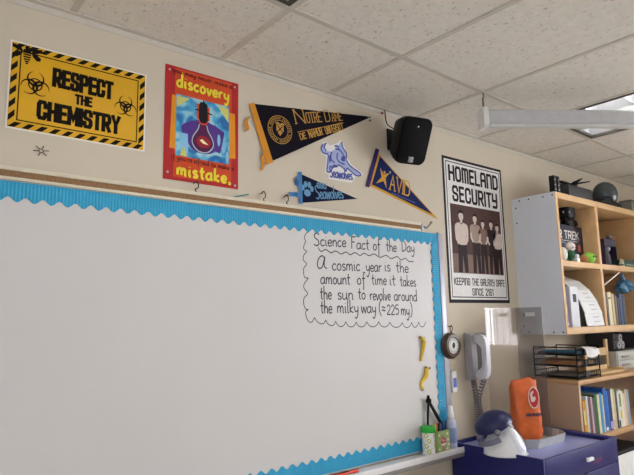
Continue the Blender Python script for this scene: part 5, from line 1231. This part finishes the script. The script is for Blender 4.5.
# ---------------- face shield over a white hard hat
sc = W(492, 440, -.29); hx, hy = sc.x+.005, -.29
fd = Vector((.86, -.51, 0)).normalized(); sd = Vector((fd.y*-1, fd.x, 0))
t = thing('hard_hat', 'white ribbed helmet lying inside the clear visor on the blue cabinet', 'helmet', (hx+.06, hy-.03, KS))
FM = Matrix(((fd.x, sd.x, 0, hx), (fd.y, sd.y, 0, hy), (0, 0, 1, KS), (0, 0, 0, 1)))
HM = FM @ T(.062, 0, .002)
bm = bmesh.new(); bmesh.ops.create_uvsphere(bm, u_segments=48, v_segments=24, radius=1)
bmesh.ops.bisect_plane(bm, geom=list(bm.verts)+list(bm.edges)+list(bm.faces), plane_co=(0, 0, 0), plane_no=(0, 0, -1), clear_outer=True)
for v in bm.verts:
    rib = sum(.020*math.exp(-((v.co.y-y0)/.07)**2) for y0 in (-.36, 0, .36)) * max(0, v.co.z)
    v.co = Vector((v.co.x*.104*(1+rib), v.co.y*.090*(1+rib), v.co.z*.128*(1+rib*1.2)+.006))
MB().bm(bm, True, HM).build('shell', mat('helmet_white', '#e6e5e6', .35, var=.01), t)
mb = MB(); out = []
for k in range(49):
    a = 2*PI*k/48; ext = .004 + .010*max(0, math.cos(a))**2; out.append(((.103+ext)*math.cos(a), (.091+.004)*math.sin(a)))
vs = [(x, y, .002) for x, y in out[:-1]] + [(x*.80, y*.80, .010) for x, y in out[:-1]]
mb.add(vs, [(k, (k+1) % 48, 48+(k+1) % 48, 48+k) for k in range(48)] + [tuple(range(48))], True, HM); mb.build('brim', mat('helmet_white', '#e6e5e6', .35, var=.01), t)
t = thing('face_shield', 'face shield with a navy crown and clear curved visor on the blue cabinet', 'face shield', (hx, hy, KS))
PM = FM @ T(.016, 0, .128) @ R(math.radians(-25), 'Y') @ Matrix.Scale(.88, 4)   # local x forward, z up
m_navy = mat('navy_plastic', '#1f2350', .3)
bm = bmesh.new(); bmesh.ops.create_uvsphere(bm, u_segments=48, v_segments=24, radius=1)
bmesh.ops.bisect_plane(bm, geom=list(bm.verts)+list(bm.edges)+list(bm.faces), plane_co=(0, 0, -.18), plane_no=(0, 0, -1), clear_outer=True)
for v in bm.verts: v.co = Vector((v.co.x*.108, v.co.y*.106, v.co.z*.070+.026))
bmesh.ops.solidify(bm, geom=list(bm.faces), thickness=.004)
MB().bm(bm, True, PM).build('crown', m_navy, t)
mb = MB()
arc = [(.110*math.cos(a), .108*math.sin(a)) for a in [math.radians(-112+224*k/40) for k in range(41)]]
def strip(mb, arc, z0, z1, th, M, dx0=0, dx1=0):
    n = len(arc); vs = []
    for x, y in arc: vs += [(x+dx0*max(0, x/.13), y, z0), (x+dx1*max(0, x/.13), y, z1), (x*(1+th/.13)+dx0*max(0, x/.13), y*(1+th/.13), z0), (x*(1+th/.13)+dx1*max(0, x/.13), y*(1+th/.13), z1)]
    fs = []
    for i in range(n-1):
        a, b = 4*i, 4*i+4; fs += [(a, b, b+1, a+1), (a+2, a+3, b+3, b+2), (a, a+2, b+2, b), (a+1, b+1, b+3, a+3)]
    fs += [(0, 1, 3, 2), (4*n-4, 4*n-2, 4*n-1, 4*n-3)]; return mb.add(vs, fs, True, M)
strip(mb, arc, .010, .032, .004, PM); mb.build('crown_rim', m_navy, t)
mb = MB(); strip(mb, [(x*.985, y*.985) for x, y in arc[6:-6]], -.150, .020, .001, PM, .020, 0); mb.build('visor', clear_mat('clear_visor', '#f8f9fa', 1.16, .04, .0, '#c8ccd4'), t)
for sg in (-1, 1):
    c_ = PM @ Vector((-.035, sg*.110, .012)); MB().ball(c_, .016, u=16, v=10).build('pivot_knob', mat('knob_grey', '#6d6d76', .4), t)
mb = MB(); arcb = [(-.025+.095*math.cos(a), .101*math.sin(a)) for a in [math.radians(95+170*k/24) for k in range(25)]]
strip(mb, arcb, -.045, -.015, .003, PM); mb.build('headband', mat('band_grey', '#77778a', .5), t)

# ================================================================== view
scene.view_settings.view_transform = 'Standard'; scene.view_settings.look = 'None'
scene.view_settings.gamma = 1; scene.view_settings.use_curve_mapping = False
scene.view_settings.exposure = -0.22
w = bpy.data.worlds.new('world'); scene.world = w; w.use_nodes = True
w.node_tree.nodes['Background'].inputs[0].default_value = (.6, .75, 1, 1); w.node_tree.nodes['Background'].inputs[1].default_value = .3
